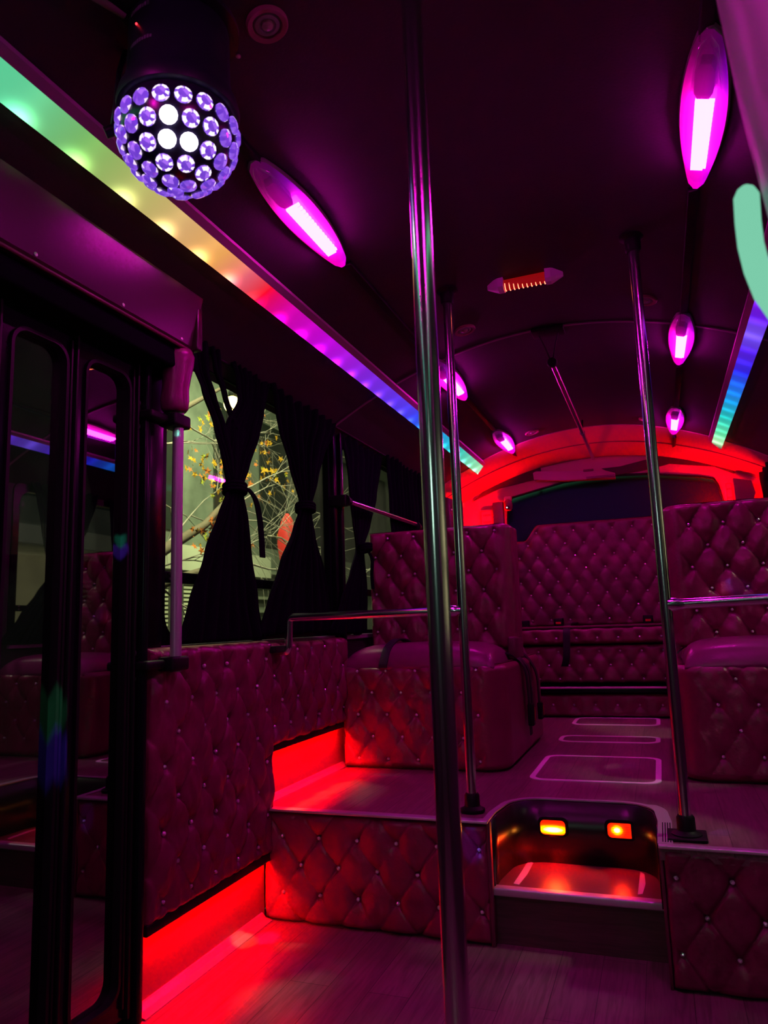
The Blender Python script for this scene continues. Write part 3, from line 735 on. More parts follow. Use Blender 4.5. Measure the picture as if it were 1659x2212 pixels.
# ================================================================== POLES AND RAILS
def flange(parent, x, y, z, up=1, r=0.045):
    lathe('flange', [(r, 0), (r, 0.008 * up), (r * 0.7, 0.014 * up), (r * 0.62, 0.018 * up), (r * 0.6, 0.055 * up), (r * 0.5, 0.062 * up)], black, parent, (x, y, z))
def pole(name, label, x, y, z0, z1, r, m=chrome, group=None):
    t = thing(name, label, 'pole', (x, y, z0))
    tube('tube', [(x, y, z0), (x, y, (z0 + z1) / 2), (x, y, z1)], r, m, t, 40)
    flange(t, x, y, z0, 1); flange(t, x, y, z1 + 0.002, -1)
    return t
t = pole('grab_pole', 'thick chrome pole nearest the camera, running floor to ceiling through the middle of the photo', -0.352, 1.215, 0.0, 2.44, 0.0205)
ch = [c for c in t.children if c.name.startswith('flange')]; adopt(t)
t = pole('grab_pole', 'slim chrome pole standing left of the step well on the raised floor', -0.695, 2.72, 0.405, zc(-0.695), 0.0185); adopt(t)
t = pole('grab_pole', 'slim chrome pole standing right of the step well on the raised floor', 0.022, 2.56, 0.405, zc(0.02), 0.0185)
boxes('base_plate', [((-0.035, 2.50, 0.402), (0.08, 2.62, 0.410))], black, t, 0.003); adopt(t)
# left horizontal rail
t = thing('grab_rail', 'chrome horizontal rail bent down at its left end, joining the slim left pole', 'rail', (-1.0, 2.69, 1.12))
tube('tube', bendpath([(-1.455, 2.69, 0.985), (-1.42, 2.69, 0.99), (-1.415, 2.69, 1.125), (-0.70, 2.715, 1.125)], 0.02), 0.016, chrome, t, 24)
box('wall_bracket', (-1.545, 2.60, 0.985), (-1.43, 2.74, 1.012), black, t, 0.005)
lathe('collar', [(0.019, 0), (0.021, 0.01), (0.021, 0.035), (0.017, 0.05)], chrome, t, (-0.715, 2.7145, 1.125), 20, (-1, 0, 0)); adopt(t)
t = thing('grab_rail', 'chrome horizontal rail running right from the slim right pole', 'rail', (0.4, 2.56, 1.115))
tube('tube', [(0.03, 2.56, 1.115), (0.4, 2.56, 1.122), (0.80, 2.56, 1.13)], 0.0165, chrome, t, 24)
lathe('collar', [(0.022, 0), (0.022, 0.02), (0.019, 0.03), (0.0165, 0.05)], chrome, t, (0.028, 2.56, 1.115), 20, (1, 0, 0)); adopt(t)
# wall hand rail between the windows
t = thing('hand_rail', 'short hand rail along the left windows, ending behind the booth back', 'rail', (-1.46, 4.0, 1.725))
tube('tube', [(-1.46, 3.44, 1.72), (-1.46, 4.0, 1.727), (-1.46, 4.63, 1.733)], 0.014, chrome2, t, 20)
for y in (3.42, 4.63):
    lathe('socket', [(0.03, 0), (0.03, 0.012), (0.021, 0.02), (0.021, 0.06)], black, t, (-1.46, y - (0.02 if y < 4 else 0.04), 1.72), 20, (0, 1, 0))
    box('bracket', (-1.545, y - 0.03, 1.69), (-1.45, y + 0.012, 1.75), black, t, 0.008)
adopt(t)
# grab pole by the door with padded sleeve
t = thing('door_grab_pole', 'grey painted grab pole by the door with a maroon padded sleeve at its top', 'pole', (-1.42, 1.945, 0.96))
tube('tube', [(-1.42, 1.945, 0.96), (-1.42, 1.945, 1.5), (-1.42, 1.95, 1.98)], 0.0175, painted, t, 32)
bm = bmesh.new()
prof = [(1.79, 0.036), (1.80, 0.043), (1.83, 0.046), (1.87, 0.043), (1.91, 0.046), (1.95, 0.053), (1.98, 0.056), (2.0, 0.05), (2.012, 0.03)]
addtube(bm, [(-1.425, 1.94 + 0.006 * math.sin(z * 20), z) for z, r in prof], [r for z, r in prof], 28); sl = autosmooth(obm('padded_sleeve', bm, vinyl, t), 60)
for z, nm in ((1.76, 'u'), (0.985, 'l')):
    bq = boxes('bracket', [((-1.465, 1.90, z - 0.022), (-1.395, 1.985, z + 0.022)), ((-1.475, 1.82, z - 0.014), (-1.425, 1.925, z + 0.014)), ((-1.492, 1.80, z - 0.05), (-1.478, 1.845, z + 0.05))], black, t, 0.009)
    for dz in (-0.038, 0.038): lathe('bolt', [(0.008, 0), (0.008, 0.004), (0.004, 0.006)], screwm, bq, (-1.479, 1.822, z + dz), 10, (1, 0, 0))
adopt(t)

# ================================================================== OVERHEAD HEADER BOX ABOVE THE DOOR
t = thing('overhead_cover', 'smooth sloping maroon cover box above the entrance door', 'cover panel', (-1.40, 0.5, 2.0))
bm = bmesh.new(); pf = [(-1.55, 2.005), (-1.385, 2.00), (-1.375, 2.012), (-1.345, 2.185), (-1.345, 2.20), (-1.55, 2.20)]
A = [bm.verts.new((p[0], -1.2, p[1])) for p in pf]; B = [bm.verts.new((p[0], 1.955 + (0.02 if p[1] > 2.1 else 0), p[1])) for p in pf]
bm.faces.new(A); bm.faces.new(B[::-1])
for k in range(6): bm.faces.new((A[k], B[k], B[(k + 1) % 6], A[(k + 1) % 6]))
obm('panel', bm, headm, t)
box('end_cap', (-1.40, 1.955, 2.0), (-1.352, 1.985, 2.19), headm, t, 0.006)
tube('lower_lip', [(-1.385, -1.2, 2.002), (-1.385, 0.5, 2.002), (-1.385, 1.975, 2.002)], 0.006, leather_dull, t, 10)
for y in (0.4, 0.85, 1.30, 1.62, 1.90): lathe('screw', [(0.006, 0), (0.006, 0.003), (0.003, 0.005)], screwm, t, (-1.376, y, 2.02), 10, (1, 0, 0.1))
adopt(t)

# ================================================================== CEILING LIGHTING
lensm = D.materials.new('lamp_lens'); lensm.use_nodes = True; nt = lensm.node_tree; nt.nodes.clear()
N_ = nt.nodes.new; L_ = nt.links.new
tc = N_('ShaderNodeTexCoord'); sp = N_('ShaderNodeSeparateXYZ'); L_(tc.outputs['Object'], sp.inputs[0])
mr = N_('ShaderNodeMapRange'); mr.inputs[1].default_value = -0.055; mr.inputs[2].default_value = 0.055; L_(sp.outputs[0], mr.inputs[0])
cr = N_('ShaderNodeValToRGB'); e = cr.color_ramp.elements; e[0].color = (0.9, 0.0, 0.32, 1); e[1].color = (0.22, 0.0, 1.0, 1); x_ = cr.color_ramp.elements.new(0.55); x_.color = (1.0, 0.0, 0.72, 1)
L_(mr.outputs[0], cr.inputs[0])
# glow falls off toward the clear front end
mr2 = N_('ShaderNodeMapRange'); mr2.inputs[1].default_value = -0.25; mr2.inputs[2].default_value = -0.05; mr2.inputs[3].default_value = 0.04; mr2.inputs[4].default_value = 0.5; L_(sp.outputs[1], mr2.inputs[0])
wv = N_('ShaderNodeTexWave'); wv.inputs['Scale'].default_value = 90; wv.bands_direction = 'Y'; L_(tc.outputs['Object'], wv.inputs['Vector'])
em = N_('ShaderNodeEmission'); L_(cr.outputs[0], em.inputs[0]); L_(mr2.outputs[0], em.inputs[1])
tr = N_('ShaderNodeBsdfTransparent'); tr.inputs[0].default_value = (0.95, 0.75, 0.95, 1)
gl = N_('ShaderNodeBsdfGlossy'); gl.inputs['Roughness'].default_value = 0.15
mx1 = N_('ShaderNodeMixShader'); mx1.inputs[0].default_value = 0.12; L_(tr.outputs[0], mx1.inputs[1]); L_(gl.outputs[0], mx1.inputs[2])
ad = N_('ShaderNodeAddShader'); L_(mx1.outputs[0], ad.inputs[0]); L_(em.outputs[0], ad.inputs[1])
ou = N_('ShaderNodeOutputMaterial'); L_(ad.outputs[0], ou.inputs[0])
corem = emat('lamp_led_core', (1.0, 0.011, 0.66), 118)
clearm = mat('clear_lens_end', (0.30, 0.2, 0.28), 0.2, spec=0.8)
LAMP_L = 0.60
def lamp_outline(t):
    # half width along the lamp, t=0 front end, t=1 tapered rear end
    f = math.sin(PI * (0.075 + 0.845 * t)) ** 0.72
    if t < 0.04: f *= 0.35 + 0.65 * (t / 0.04) ** 0.5
    if t > 0.97: f *= 1 - 0.5 * ((t - 0.97) / 0.03) ** 2
    return 0.057 * f * (1 - 0.12 * t)
def make_lamp(label):
    t = thing('ceiling_lamp', label, 'lamp', (0, 0, 0))
    n = 26
    def loft(name, levels, m, t0=0.0, t1=1.0):
        bm = bmesh.new(); rings = []
        for sc, z in levels:
            pts = []
            for k in range(n + 1):
                tt = t0 + (t1 - t0) * k / n; pts.append((lamp_outline(tt) * sc if 0 < tt < 1 else lamp_outline(tt) * sc, (tt - 0.5) * LAMP_L * (0.9 + 0.1 * sc)))
            ring = [bm.verts.new((p[0], p[1], z)) for p in pts] + [bm.verts.new((-p[0], p[1], z)) for p in pts[::-1]]
            rings.append(ring)
        mN = len(rings[0])
        for a, b in zip(rings, rings[1:]):
            for k in range(mN): bm.faces.new((a[k], a[(k + 1) % mN], b[(k + 1) % mN], b[k]))
        bm.faces.new(rings[-1]); bm.faces.new(rings[0][::-1])
        bmesh.ops.remove_doubles(bm, verts=bm.verts, dist=0.0004)
        return autosmooth(obm(name, bm, m, t), 45)
    loft('housing', [(1.12, 0.0), (1.12, -0.008), (1.04, -0.013)], clearm)
    loft('lens', [(1.02, -0.013), (1.0, -0.022), (0.88, -0.034), (0.6, -0.042)], lensm)
    # LED core with toothed edges
    bm = bmesh.new(); k = 15
    for q in range(k):
        y = -0.085 + 0.30 * q / k
        addbox(bm, (-0.019, y, -0.030), (0.026 * (1 - 0.2 * q / k), y + 0.30 / k * 0.45, -0.022))
    addbox(bm, (-0.019, -0.085, -0.029), (0.013, 0.215, -0.0225))
    obm('led_core', bm, corem, t)
    bm = bmesh.new(); pts = [(-0.022, -0.20), (-0.012, -0.225), (0.012, -0.225), (0.022, -0.20), (0.022, -0.125), (0.014, -0.105), (-0.014, -0.105), (-0.022, -0.125)]
    a = [bm.verts.new((x, y, -0.038)) for x, y in pts]; b = [bm.verts.new((x, y, -0.014)) for x, y in pts]; bm.faces.new(a); bm.faces.new(b[::-1])
    for q in range(8): bm.faces.new((a[q], b[q], b[(q + 1) % 8], a[(q + 1) % 8]))
    obm('terminal_cover', bm, clearm, t)
    return t
proto = make_lamp('x')
labs = {(-0.935, 1.90): 'oval pink-lit ceiling lamp nearest the mirror-ball light, with a ridged white-hot core',
        (-0.93, 3.60): 'oval pink ceiling lamp half hidden behind the two poles, left of centre',
        (-0.93, 5.05): 'oval pink ceiling lamp at the rear left, beside the left strip end',
        (0.215, 1.88): 'large oval magenta ceiling lamp at the top right of the photo',
        (0.205, 3.50): 'oval magenta ceiling lamp in the middle of the right row, beside the curved seam',
        (0.205, 5.00): 'small oval magenta ceiling lamp at the rear right, in front of the red cap'}
first = True
for (x, y), lab in labs.items():
    o = proto if first else copy_tree(proto); first = False
    o.location = (x, y, zc(x) - 0.004); o.rotation_euler = (0, math.atan(0.54 * (x + 0.37)), 0); o['label'] = lab; o['group'] = 'oval ceiling lamps in two rows'
# lamps further forward, out of the frame, light the front of the cabin as well
for x in (-0.93, 0.205):
    o = copy_tree(proto); o.location = (x, 0.30, zc(x) - 0.004); o.rotation_euler = (0, math.atan(0.54 * (x + 0.37)), 0)
    o['label'] = 'oval magenta ceiling lamp at the front %s, above the camera' % ('left' if x < 0 else 'right'); o['group'] = 'oval ceiling lamps in two rows'
# wiring covers between lamps
def conduit(x, y0, y1, label):
    o = box('wire_cover', (x - 0.016, y0, zc(x) - 0.014), (x + 0.016, y1, zc(x) + 0.004), black, None, 0.004); return tag(o, label, 'wire cover', 'wire covers linking the lamps')
for x, s in ((-0.93, 'left'), (0.205, 'right')):
    conduit(x, 0.62, 1.62, 'black wire cover leading into the front lamp of the %s row' % s)
    conduit(x, 2.24, 3.28, 'black wire cover between first and second lamp of the %s row' % s)
    conduit(x, 3.92, 4.73, 'black wire cover between second and third lamp of the %s row' % s)
    tag(box('wire_cover', (x - 0.012, 5.37, zc(x) - 0.05 + (0.02 if x < 0 else 0.0)), (x + 0.012, 5.98, zc(x) - 0.03 + (0.02 if x < 0 else 0.0)), black, None, 0.003), 'dark wire cover crossing the rear cap behind the last %s lamp' % s, 'wire cover', 'wire covers linking the lamps')

# long colour-changing light strips
SL = [(-0.9, (40, 200, 160)), (0.7, (60, 215, 150)), (1.06, (95, 205, 150)), (1.26, (120, 180, 95)), (1.48, (185, 180, 105)), (1.66, (215, 170, 110)), (1.84, (235, 165, 85)), (2.0, (225, 95, 110)), (2.12, (235, 15, 30)), (2.3, (205, 10, 165)), (2.65, (185, 15, 215)), (3.05, (125, 40, 215)), (3.5, (85, 55, 230)), (3.85, (40, 70, 235)), (4.25, (10, 150, 225)), (4.8, (50, 195, 180)), (5.3, (130, 225, 170)), (5.55, (190, 240, 205)), (5.66, (60, 50, 60))]
SR = [(-0.9, (60, 210, 150)), (1.0, (90, 200, 140)), (2.0, (190, 30, 170)), (3.1, (95, 30, 215)), (3.3, (110, 80, 235)), (3.5, (70, 35, 210)), (3.8, (30, 40, 215)), (4.05, (15, 100, 225)), (4.3, (10, 135, 210)), (4.7, (30, 180, 170)), (5.1, (90, 225, 160)), (5.35, (180, 240, 180)), (5.5, (60, 40, 50))]
def lstrip(name, label, xi, xo, stops, y1, xc, xw, amp):
    """xi: edge nearer the centre, xo: edge nearer the wall"""
    t = thing(name, label, 'light strip', ((xi + xo) / 2, 2.0, zc(xo)))
    zi, zo = zc(xi) - 0.012, zc(xo) - 0.020
    ob('diffuser', [(xi, YF + 0.3, zi - 0.002), (xo, YF + 0.3, zo - 0.002), (xo, y1, zo - 0.002), (xi, y1, zi - 0.002), (xi, YF + 0.3, zi + 0.004), (xo, YF + 0.3, zo + 0.004), (xo, y1, zo + 0.004), (xi, y1, zi + 0.004)],
       [(0, 1, 2, 3), (7, 6, 5, 4), (0, 4, 5, 1), (2, 6, 7, 3), (1, 5, 6, 2), (0, 3, 7, 4)], stripmat(name, stops, amp, xc, xw, 0), t)
    s = 1 if xi > xo else -1
    ob('channel', [(xi + s * 0.010, YF + 0.3, zc(xi)), (xo - s * 0.004, YF + 0.3, zc(xo)), (xo - s * 0.004, y1 + 0.02, zc(xo)), (xi + s * 0.010, y1 + 0.02, zc(xi)),
                   (xi + s * 0.010, YF + 0.3, zi + 0.001), (xo - s * 0.004, YF + 0.3, zo + 0.003), (xo - s * 0.004, y1 + 0.02, zo + 0.003), (xi + s * 0.010, y1 + 0.02, zi + 0.001)],
       [(0, 1, 2, 3), (7, 6, 5, 4), (0, 4, 5, 1), (2, 6, 7, 3), (1, 5, 6, 2), (0, 3, 7, 4)], mat('strip_channel', (0.5, 0.25, 0.45), 0.35), t)
    adopt(t); return t
lstrip('light_strip', 'long rainbow light strip left of the ceiling, green in front, mint behind', -1.15, -1.232, SL, 5.68, -1.236, 0.022, 4.0)
lstrip('light_strip', 'violet to blue and green light strip on the right side of the ceiling', 0.425, 0.502, SR, 5.52, 0.46, 0.05, 0.7)

# ------------------------------------------------------------------ mirror ball light
BC = Vector((-0.855, 1.165, 2.108)); BR = 0.120
t = thing('disco_light', 'black mirror-ball party light hanging from the ceiling with glowing violet lenses', 'party light', tuple(BC))
bl = mat('ball_shell', (0.012, 0.010, 0.030), 0.25, spec=0.6)
prof = [(0.001, -BR)] + [(BR * math.sin(math.radians(a)), -BR * math.cos(math.radians(a))) for a in range(6, 120, 6)]
lathe('ball_shell', prof, bl, t, BC, 48)
hous = mat('teal_black_housing', (0.010, 0.018, 0.026), 0.4)
lathe('housing', [(0.117, 0.035), (0.124, 0.040), (0.126, 0.052), (0.122, 0.070), (0.112, 0.09), (0.106, 0.12), (0.104, 0.235), (0.098, 0.245)], hous, t, BC, 48)
lathe('mount_plate', [(0.125, 0.238), (0.125, 0.248), (0.12, 0.252)], hous, t, BC, 40)
violet = D.materials.new('violet_lens'); violet.use_nodes = True; nt = violet.node_tree; b = nt.nodes['Principled BSDF']
b.inputs['Base Color'].default_value = (0.25, 0.15, 0.6, 1); b.inputs['Roughness'].default_value = 0.08
tcn = nt.nodes.new('ShaderNodeTexCoord'); vo = nt.nodes.new('ShaderNodeTexVoronoi'); vo.inputs['Scale'].default_value = 95
nt.links.new(tcn.outputs['Object'], vo.inputs['Vector'])
rp = nt.nodes.new('ShaderNodeValToRGB'); ee = rp.color_ramp.elements; ee[0].position = 0.22; ee[0].color = (0.11, 0.035, 0.50, 1); ee[1].position = 0.93; ee[1].color = (1.0, 0.8, 1.0, 1)
z_ = rp.color_ramp.elements.new(0.62); z_.color = (0.33, 0.13, 0.80, 1)
sepc = nt.nodes.new('ShaderNodeSeparateColor'); nt.links.new(vo.outputs['Color'], sepc.inputs[0]); nt.links.new(sepc.outputs[0], rp.inputs[0])
nt.links.new(rp.outputs[0], b.inputs['Emission Color']); b.inputs['Emission Strength'].default_value = 1.1
vbright = emat('violet_lens_lit', (1.0, 0.85, 1.0), 9)
ringm = emat('violet_lens_rim_lit', (0.9, 0.75, 1.0), 1.5)
lens_r = 0.0172
def lens_mesh(m, name, rim=None):
    bm = bmesh.new(); sg = 14; prof = [(lens_r, -0.002), (lens_r, 0.004), (lens_r * 0.62, 0.008), (0.0001, 0.0085)]; rr = []
    for r_, h in prof: rr.append([bm.verts.new((r_ * math.cos(2 * PI * k / sg), r_ * math.sin(2 * PI * k / sg), h)) for k in range(sg)])
    for ri, (a, b_) in enumerate(zip(rr, rr[1:])):
        for k in range(sg):
            f_ = bm.faces.new((a[k], a[(k + 1) % sg], b_[(k + 1) % sg], b_[k]))
            if rim and ri == 1 and k % 3 != 0: f_.material_index = 1
    me = D.meshes.new(name); bm.to_mesh(me); bm.free(); me.materials.append(m)
    if rim: me.materials.append(rim)
    return me
LM1, LM2, LM3 = lens_mesh(violet, 'lens'), lens_mesh(vbright, 'lens'), lens_mesh(violet, 'lens', ringm)
todir = (Vector((0, 0, 1.08)) - BC).normalized()
aim = (todir + Vector((0, 0, 0.05))).normalized()
LP = []
for th, cnt, ph in ((10, 3, 20), (30, 9, 0), (50, 14, 10), (70, 17, 0), (90, 18, 10)):
    for k in range(cnt):
        a = math.radians(ph + 360 * k / cnt); s_ = math.sin(math.radians(th)); LP.append(Vector((s_ * math.cos(a), s_ * math.sin(a), -math.cos(math.radians(th)))))
LP.sort(key=lambda d: -d.dot(aim))
for i, d in enumerate(LP):
    me = LM2 if i < 3 else (LM3 if i < 14 else LM1)
    c = D.objects.new('lens', me); link(c, t); c.location = BC + d * (BR - 0.001); c.rotation_euler = d.to_track_quat('Z', 'Y').to_euler()
    if i < 3: c['label'] = 'white-hot lit lens'
lathe('status_light', [(0.0022, 0), (0.0022, 0.002), (0.0008, 0.003)], emat('red_pilot', (1, 0.02, 0.03), 6), t, BC + Vector((-0.0295, -0.1005, 0.185)), 8, (-0.25, -0.97, 0))
# grey printing on the housing (too small to read in the photo)
prt = mat('grey_print', (0.16, 0.17, 0.2), 0.6)
for zz, n in ((0.215, 9), (0.140, 10)):
    for k in range(n):
        a = math.radians(-118 + k * 3.6); rr_ = 0.1052
        p = BC + Vector((rr_ * math.cos(a), rr_ * math.sin(a), zz)); s_ = 0.0022
        hgt = 0.008 if (k % 3) else 0.006
        tv = Vector((-math.sin(a), math.cos(a), 0)) * s_; nv = Vector((math.cos(a), math.sin(a), 0)) * 0.0006
        if k == 0: PV, PF = [], []
        base = len(PV)
        PV += [p - tv, p + tv, p + tv + Vector((0, 0, hgt)), p - tv + Vector((0, 0, hgt)), p - tv + nv, p + tv + nv, p + tv + nv + Vector((0, 0, hgt)), p - tv + nv + Vector((0, 0, hgt))]
        PF += [tuple(base + q for q in f) for f in ((4, 5, 6, 7), (0, 1, 5, 4), (3, 2, 6, 7), (0, 4, 7, 3), (1, 5, 6, 2))]
    ob('printing', PV, PF, prt, t)
tube('bracket_knob', [BC + Vector((-0.165, -0.03, 0.03)), BC + Vector((-0.125, -0.01, 0.05))], 0.012, black, t, 14)
# hanging yoke
bm = bmesh.new(); addtube(bm, [BC + Vector((-0.13, -0.01, 0.24)), BC + Vector((-0.145, -0.015, 0.18)), BC + Vector((-0.147, -0.02, 0.10)), BC + Vector((-0.15, -0.025, 0.03))], 0.006, 8); obm('yoke', bm, hous, t, True)
adopt(t)
t = tag(tube('power_cord', bendpath([(-1.02, 0.72, zc(-1.02) - 0.012), (-0.97, 0.95, zc(-0.97) - 0.014), (-0.93, 1.08, zc(-0.93) - 0.010)], 0.06), 0.009, mat('clear_cable', (0.25, 0.2, 0.22), 0.25), None, 12), 'pale round cord running along the ceiling into the mirror-ball light', 'cord')
for p in [(-0.91, 1.125), (-0.83, 1.22), (-0.80, 1.31), (-1.04, 1.20)]:
    lathe('ceiling_screw', [(0.006, 0), (0.006, 0.003), (0.002, 0.005)], screwm, None, (p[0], p[1], zc(p[0]) - 0.001), 10, (0, 0, -1))
scr = [o for o in COL.objects if o.name.startswith('ceiling_screw')]
for o, l in zip(scr, ('small steel screw beside the end of the pale cord', 'small steel screw above the mirror-ball light, nearer the speaker', 'small steel screw right of the mirror-ball housing', 'small steel screw left of the mirror-ball housing by the light strip')): tag(o, l, 'screw', 'screws round the mirror-ball light')

# beams thrown by the ball
def beam(tgt, col, e, ang=2.2):
    d = (Vector(tgt) - BC).normalized()
    light('ball_beam', 'SPOT', BC + d * (BR + 0.02), e * 1.5, col, tgt, spot_size=math.radians(ang), spot_blend=0.7, shadow_soft_size=0.004)
beam((-1.46, 2.41, 0.0), (0.7, 0.9, 0.4), 70, 2.6); beam((-1.40, 2.46, 0.0), (0.3, 0.05, 1.0), 60, 2.6)
beam((-0.26, 3.66, 0.4), (0.8, 0.6, 0.7), 60, 1.8); beam((-0.19, 3.69, 0.4), (0.3, 0.1, 1.0), 45, 1.8)
beam((0.30, 3.80, 1.18), (1.0, 0.1, 0.35), 45, 1.8); beam((0.36, 3.80, 1.19), (0.25, 0.1, 1.0), 60, 2.2)
beam((-0.675, 2.58, 0.34), (0.15, 0.1, 1.0), 60, 2.4)
beam((-1.48, 1.52, 0.90), (0.05, 0.6, 0.2), 300, 3.4); beam((-1.48, 1.53, 0.78), (0.15, 0.05, 1.0), 400, 3.4)
beam((-1.48, 1.76, 1.38), (0.05, 0.9, 0.5), 200, 2.0); beam((-1.48, 1.77, 1.34), (0.2, 0.05, 1.0), 300, 2.0)
beam((0.12, 2.64, 0.4), (0.3, 0.1, 1.0), 45, 2.0)
beam((-1.44, 2.56, 1.86), (0.3, 0.4, 1.0), 30, 2.0)
beam((-1.42, 1.945, 1.71), (0.1, 1.0, 0.6), 14, 1.6)

# ceiling speakers
def speaker(x, y, r, lab):
    t = thing('ceiling_speaker', lab, 'speaker', (x, y, zc(x)), group='round ceiling speakers')
    n = Vector((-0.54 * (x + 0.37) * -1, 0, -1)).normalized(); n = Vector((-0.54 * (x + 0.37), 0, -1)).normalized()
    p = Vector((x, y, zc(x)))
    lathe('rim', [(r, 0.0), (r, 0.006), (r * 0.93, 0.010), (r * 0.72, 0.008), (r * 0.68, 0.001)], mat('speaker_rim', (0.35, 0.12, 0.16), 0.4), t, p, 40, n)
    lathe('cone', [(r * 0.66, 0.0006), (r * 0.58, 0.006), (r * 0.42, 0.007), (r * 0.36, 0.003), (r * 0.30, 0.003)], greyp, t, p + n * 0.0005, 40, n)
    lathe('dust_cap', [(r * 0.3, 0.002), (r * 0.26, 0.008), (r * 0.12, 0.012), (0.001, 0.013)], mat('speaker_cap', (0.4, 0.33, 0.25), 0.4), t, p + n * 0.0008, 24, n)
    adopt(t)
speaker(-0.705, 1.275, 0.047, 'round ceiling speaker at the top of the photo, right of the mirror-ball light')
speaker(-0.725, 3.13, 0.05, 'round ceiling speaker just right of the slim left pole')
speaker(0.055, 3.11, 0.05, 'round ceiling speaker behind the top of the slim right pole')
speaker(-0.74, 5.13, 0.05, 'small far ceiling speaker at the edge of the red rear cap')
speaker(0.03, 5.12, 0.05, 'far ceiling speaker crossed by the slim right pole, at the red cap')

# short red tube light in the middle of the ceiling
t = thing('tube_light', 'short ceiling tube light with pink end caps and glowing red rings', 'lamp', (-0.39, 2.78, 2.43))
zt = 2.415
tube('clear_tube', [(-0.475, 2.785, zt), (-0.39, 2.782, zt), (-0.305, 2.78, zt)], 0.022, mat('red_tube', (0.14, 0.01, 0.02), 0.15, emis=(1.0, 0.01, 0.01), es=0.22), t, 20)
hotm = emat('red_hot_ring', (1.0, 0.16, 0.08), 5)
for k in range(10):
    x = -0.468 + 0.0172 * k
    tube('lit_ring', [(x, 2.784, zt - 0.003), (x + 0.0028, 2.784, zt - 0.003)], 0.0215, hotm, t, 16)
capp = mat('pink_end_cap', (0.95, 0.6, 0.9), 0.4)
for s in (-1, 1):
    bm = bmesh.new(); x0 = -0.39 + s * 0.082; x1 = -0.39 + s * 0.15
    sec = [(x0, 0.03, 0.026), (x0 + s * 0.022, 0.03, 0.026), (x1 - s * 0.01, 0.012, 0.012), (x1, 0.006, 0.008)]; rs = []
    for x, hy, hz in sec: rs.append([bm.verts.new((x, 2.782 + a * hy, zt + b * hz)) for a, b in ((-1, -0.6), (-0.5, -1), (0.5, -1), (1, -0.6), (1, 1), (-1, 1))])
    for a, b in zip(rs, rs[1:]):
        for c in range(6): bm.faces.new((a[c], a[(c + 1) % 6], b[(c + 1) % 6], b[c]))
    bm.faces.new(rs[0]); bm.faces.new(rs[-1][::-1]); obm('end_cap', bm, capp, t)
box('mount_rail', (-0.475, 2.80, 2.42), (-0.305, 2.806, 2.44), capp, t)
adopt(t)

# ceiling bar hanging from V straps
t = thing('ceiling_bar', 'chrome hand bar hung below the ceiling centre by black straps', 'bar', (-0.385, 4.7, 2.31))
zb = 2.315
tube('tube', [(-0.385, 3.50, zb), (-0.385, 4.6, zb + 0.01), (-0.385, 5.95, zb + 0.015)], 0.0145, chrome2, t, 20)
lathe('end_cap', [(0.018, 0), (0.018, 0.03), (0.012, 0.04)], black, t, (-0.385, 5.94, zb + 0.015), 16, (0, 1, 0))
lathe('collar', [(0.0175, 0), (0.0185, 0.01), (0.0175, 0.03)], chrome2, t, (-0.385, 5.0, zb + 0.012), 16, (0, 1, 0))
lathe('eyelet', [(0.022, -0.012), (0.026, 0), (0.022, 0.012)], black, t, (-0.385, 3.50, zb + 0.002), 20, (0, 1, 0))
box('mount_plate', (-0.455, 3.33, 2.420), (-0.305, 3.43, 2.437), black, t, 0.004)
belt(t, [(-0.43, 3.38, 2.43), (-0.41, 3.43, 2.385), (-0.392, 3.49, 2.33)], 0.006, (0, 1, 0), 'strap')
belt(t, [(-0.33, 3.38, 2.43), (-0.355, 3.43, 2.385), (-0.378, 3.49, 2.33)], 0.006, (0, 1, 0), 'strap')
belt(t, [(-0.385, 5.10, 2.435), (-0.385, 5.04, 2.38), (-0.385, 5.01, 2.335)], 0.012, (1, 0, 0), 'strap')
adopt(t)

# ================================================================== REAR END DETAILS
def slab(name, pts, y, th, m, parent=None):
    bm = bmesh.new(); yy = (lambda z: lint(z) - 0.016) if y is None else (lambda z: y)
    a = [bm.verts.new((p[0], yy(p[1]), p[1])) for p in pts]; b = [bm.verts.new((p[0], yy(p[1]) + th, p[1])) for p in pts]; n = len(pts)
    bm.faces.new(a); bm.faces.new(b[::-1])
    for k in range(n): bm.faces.new((a[k], b[k], b[(k + 1) % n], a[(k + 1) % n]))
    bmesh.ops.triangulate(bm, faces=[f for f in bm.faces if len(f.verts) > 4])
    return obm(name, bm, m, parent)
shade_lettering = mat('dark_shade_and_lettering', (0.03, 0.015, 0.02), 0.8)  # shadow over the rear window built as two dark bands; also plate lettering
t = slab('shadow_band_left', [(-1.40, 2.086), (-1.274, 2.178), (-1.074, 2.262), (-0.803, 2.315), (-0.80, 2.222), (-1.157, 2.172)], None, 0.014, shade_lettering); tag(t, kind='structure')
t = slab('shadow_band_right', [(-0.329, 2.247), (-0.191, 2.248), (0.106, 2.295), (0.188, 2.312), (0.373, 2.268), (0.605, 2.166), (0.625, 2.12), (0.61, 2.118), (0.482, 2.18), (0.171, 2.232), (0.017, 2.205), (-0.238, 2.187)], None, 0.014, shade_lettering); tag(t, kind='structure')
t = thing('brake_light_housing', 'long flat pinkish housing above the rear window', 'light housing', (-0.55, 5.93, 2.2))
slab('body', [(-0.86, 2.205), (-0.865, 2.262), (-0.84, 2.272), (-0.30, 2.222), (-0.232, 2.196), (-0.232, 2.158), (-0.40, 2.165), (-0.62, 2.175)], 5.90, 0.075, mat('pink_housing', (0.30, 0.11, 0.13), 0.45), t)
box('latch', (-0.45, 5.885, 2.165), (-0.23, 5.905, 2.185), leather_dull, t, 0.005)
box('badge', (-0.47, 5.885, 2.228), (-0.39, 5.905, 2.246), leather_dull, t, 0.006); adopt(t)
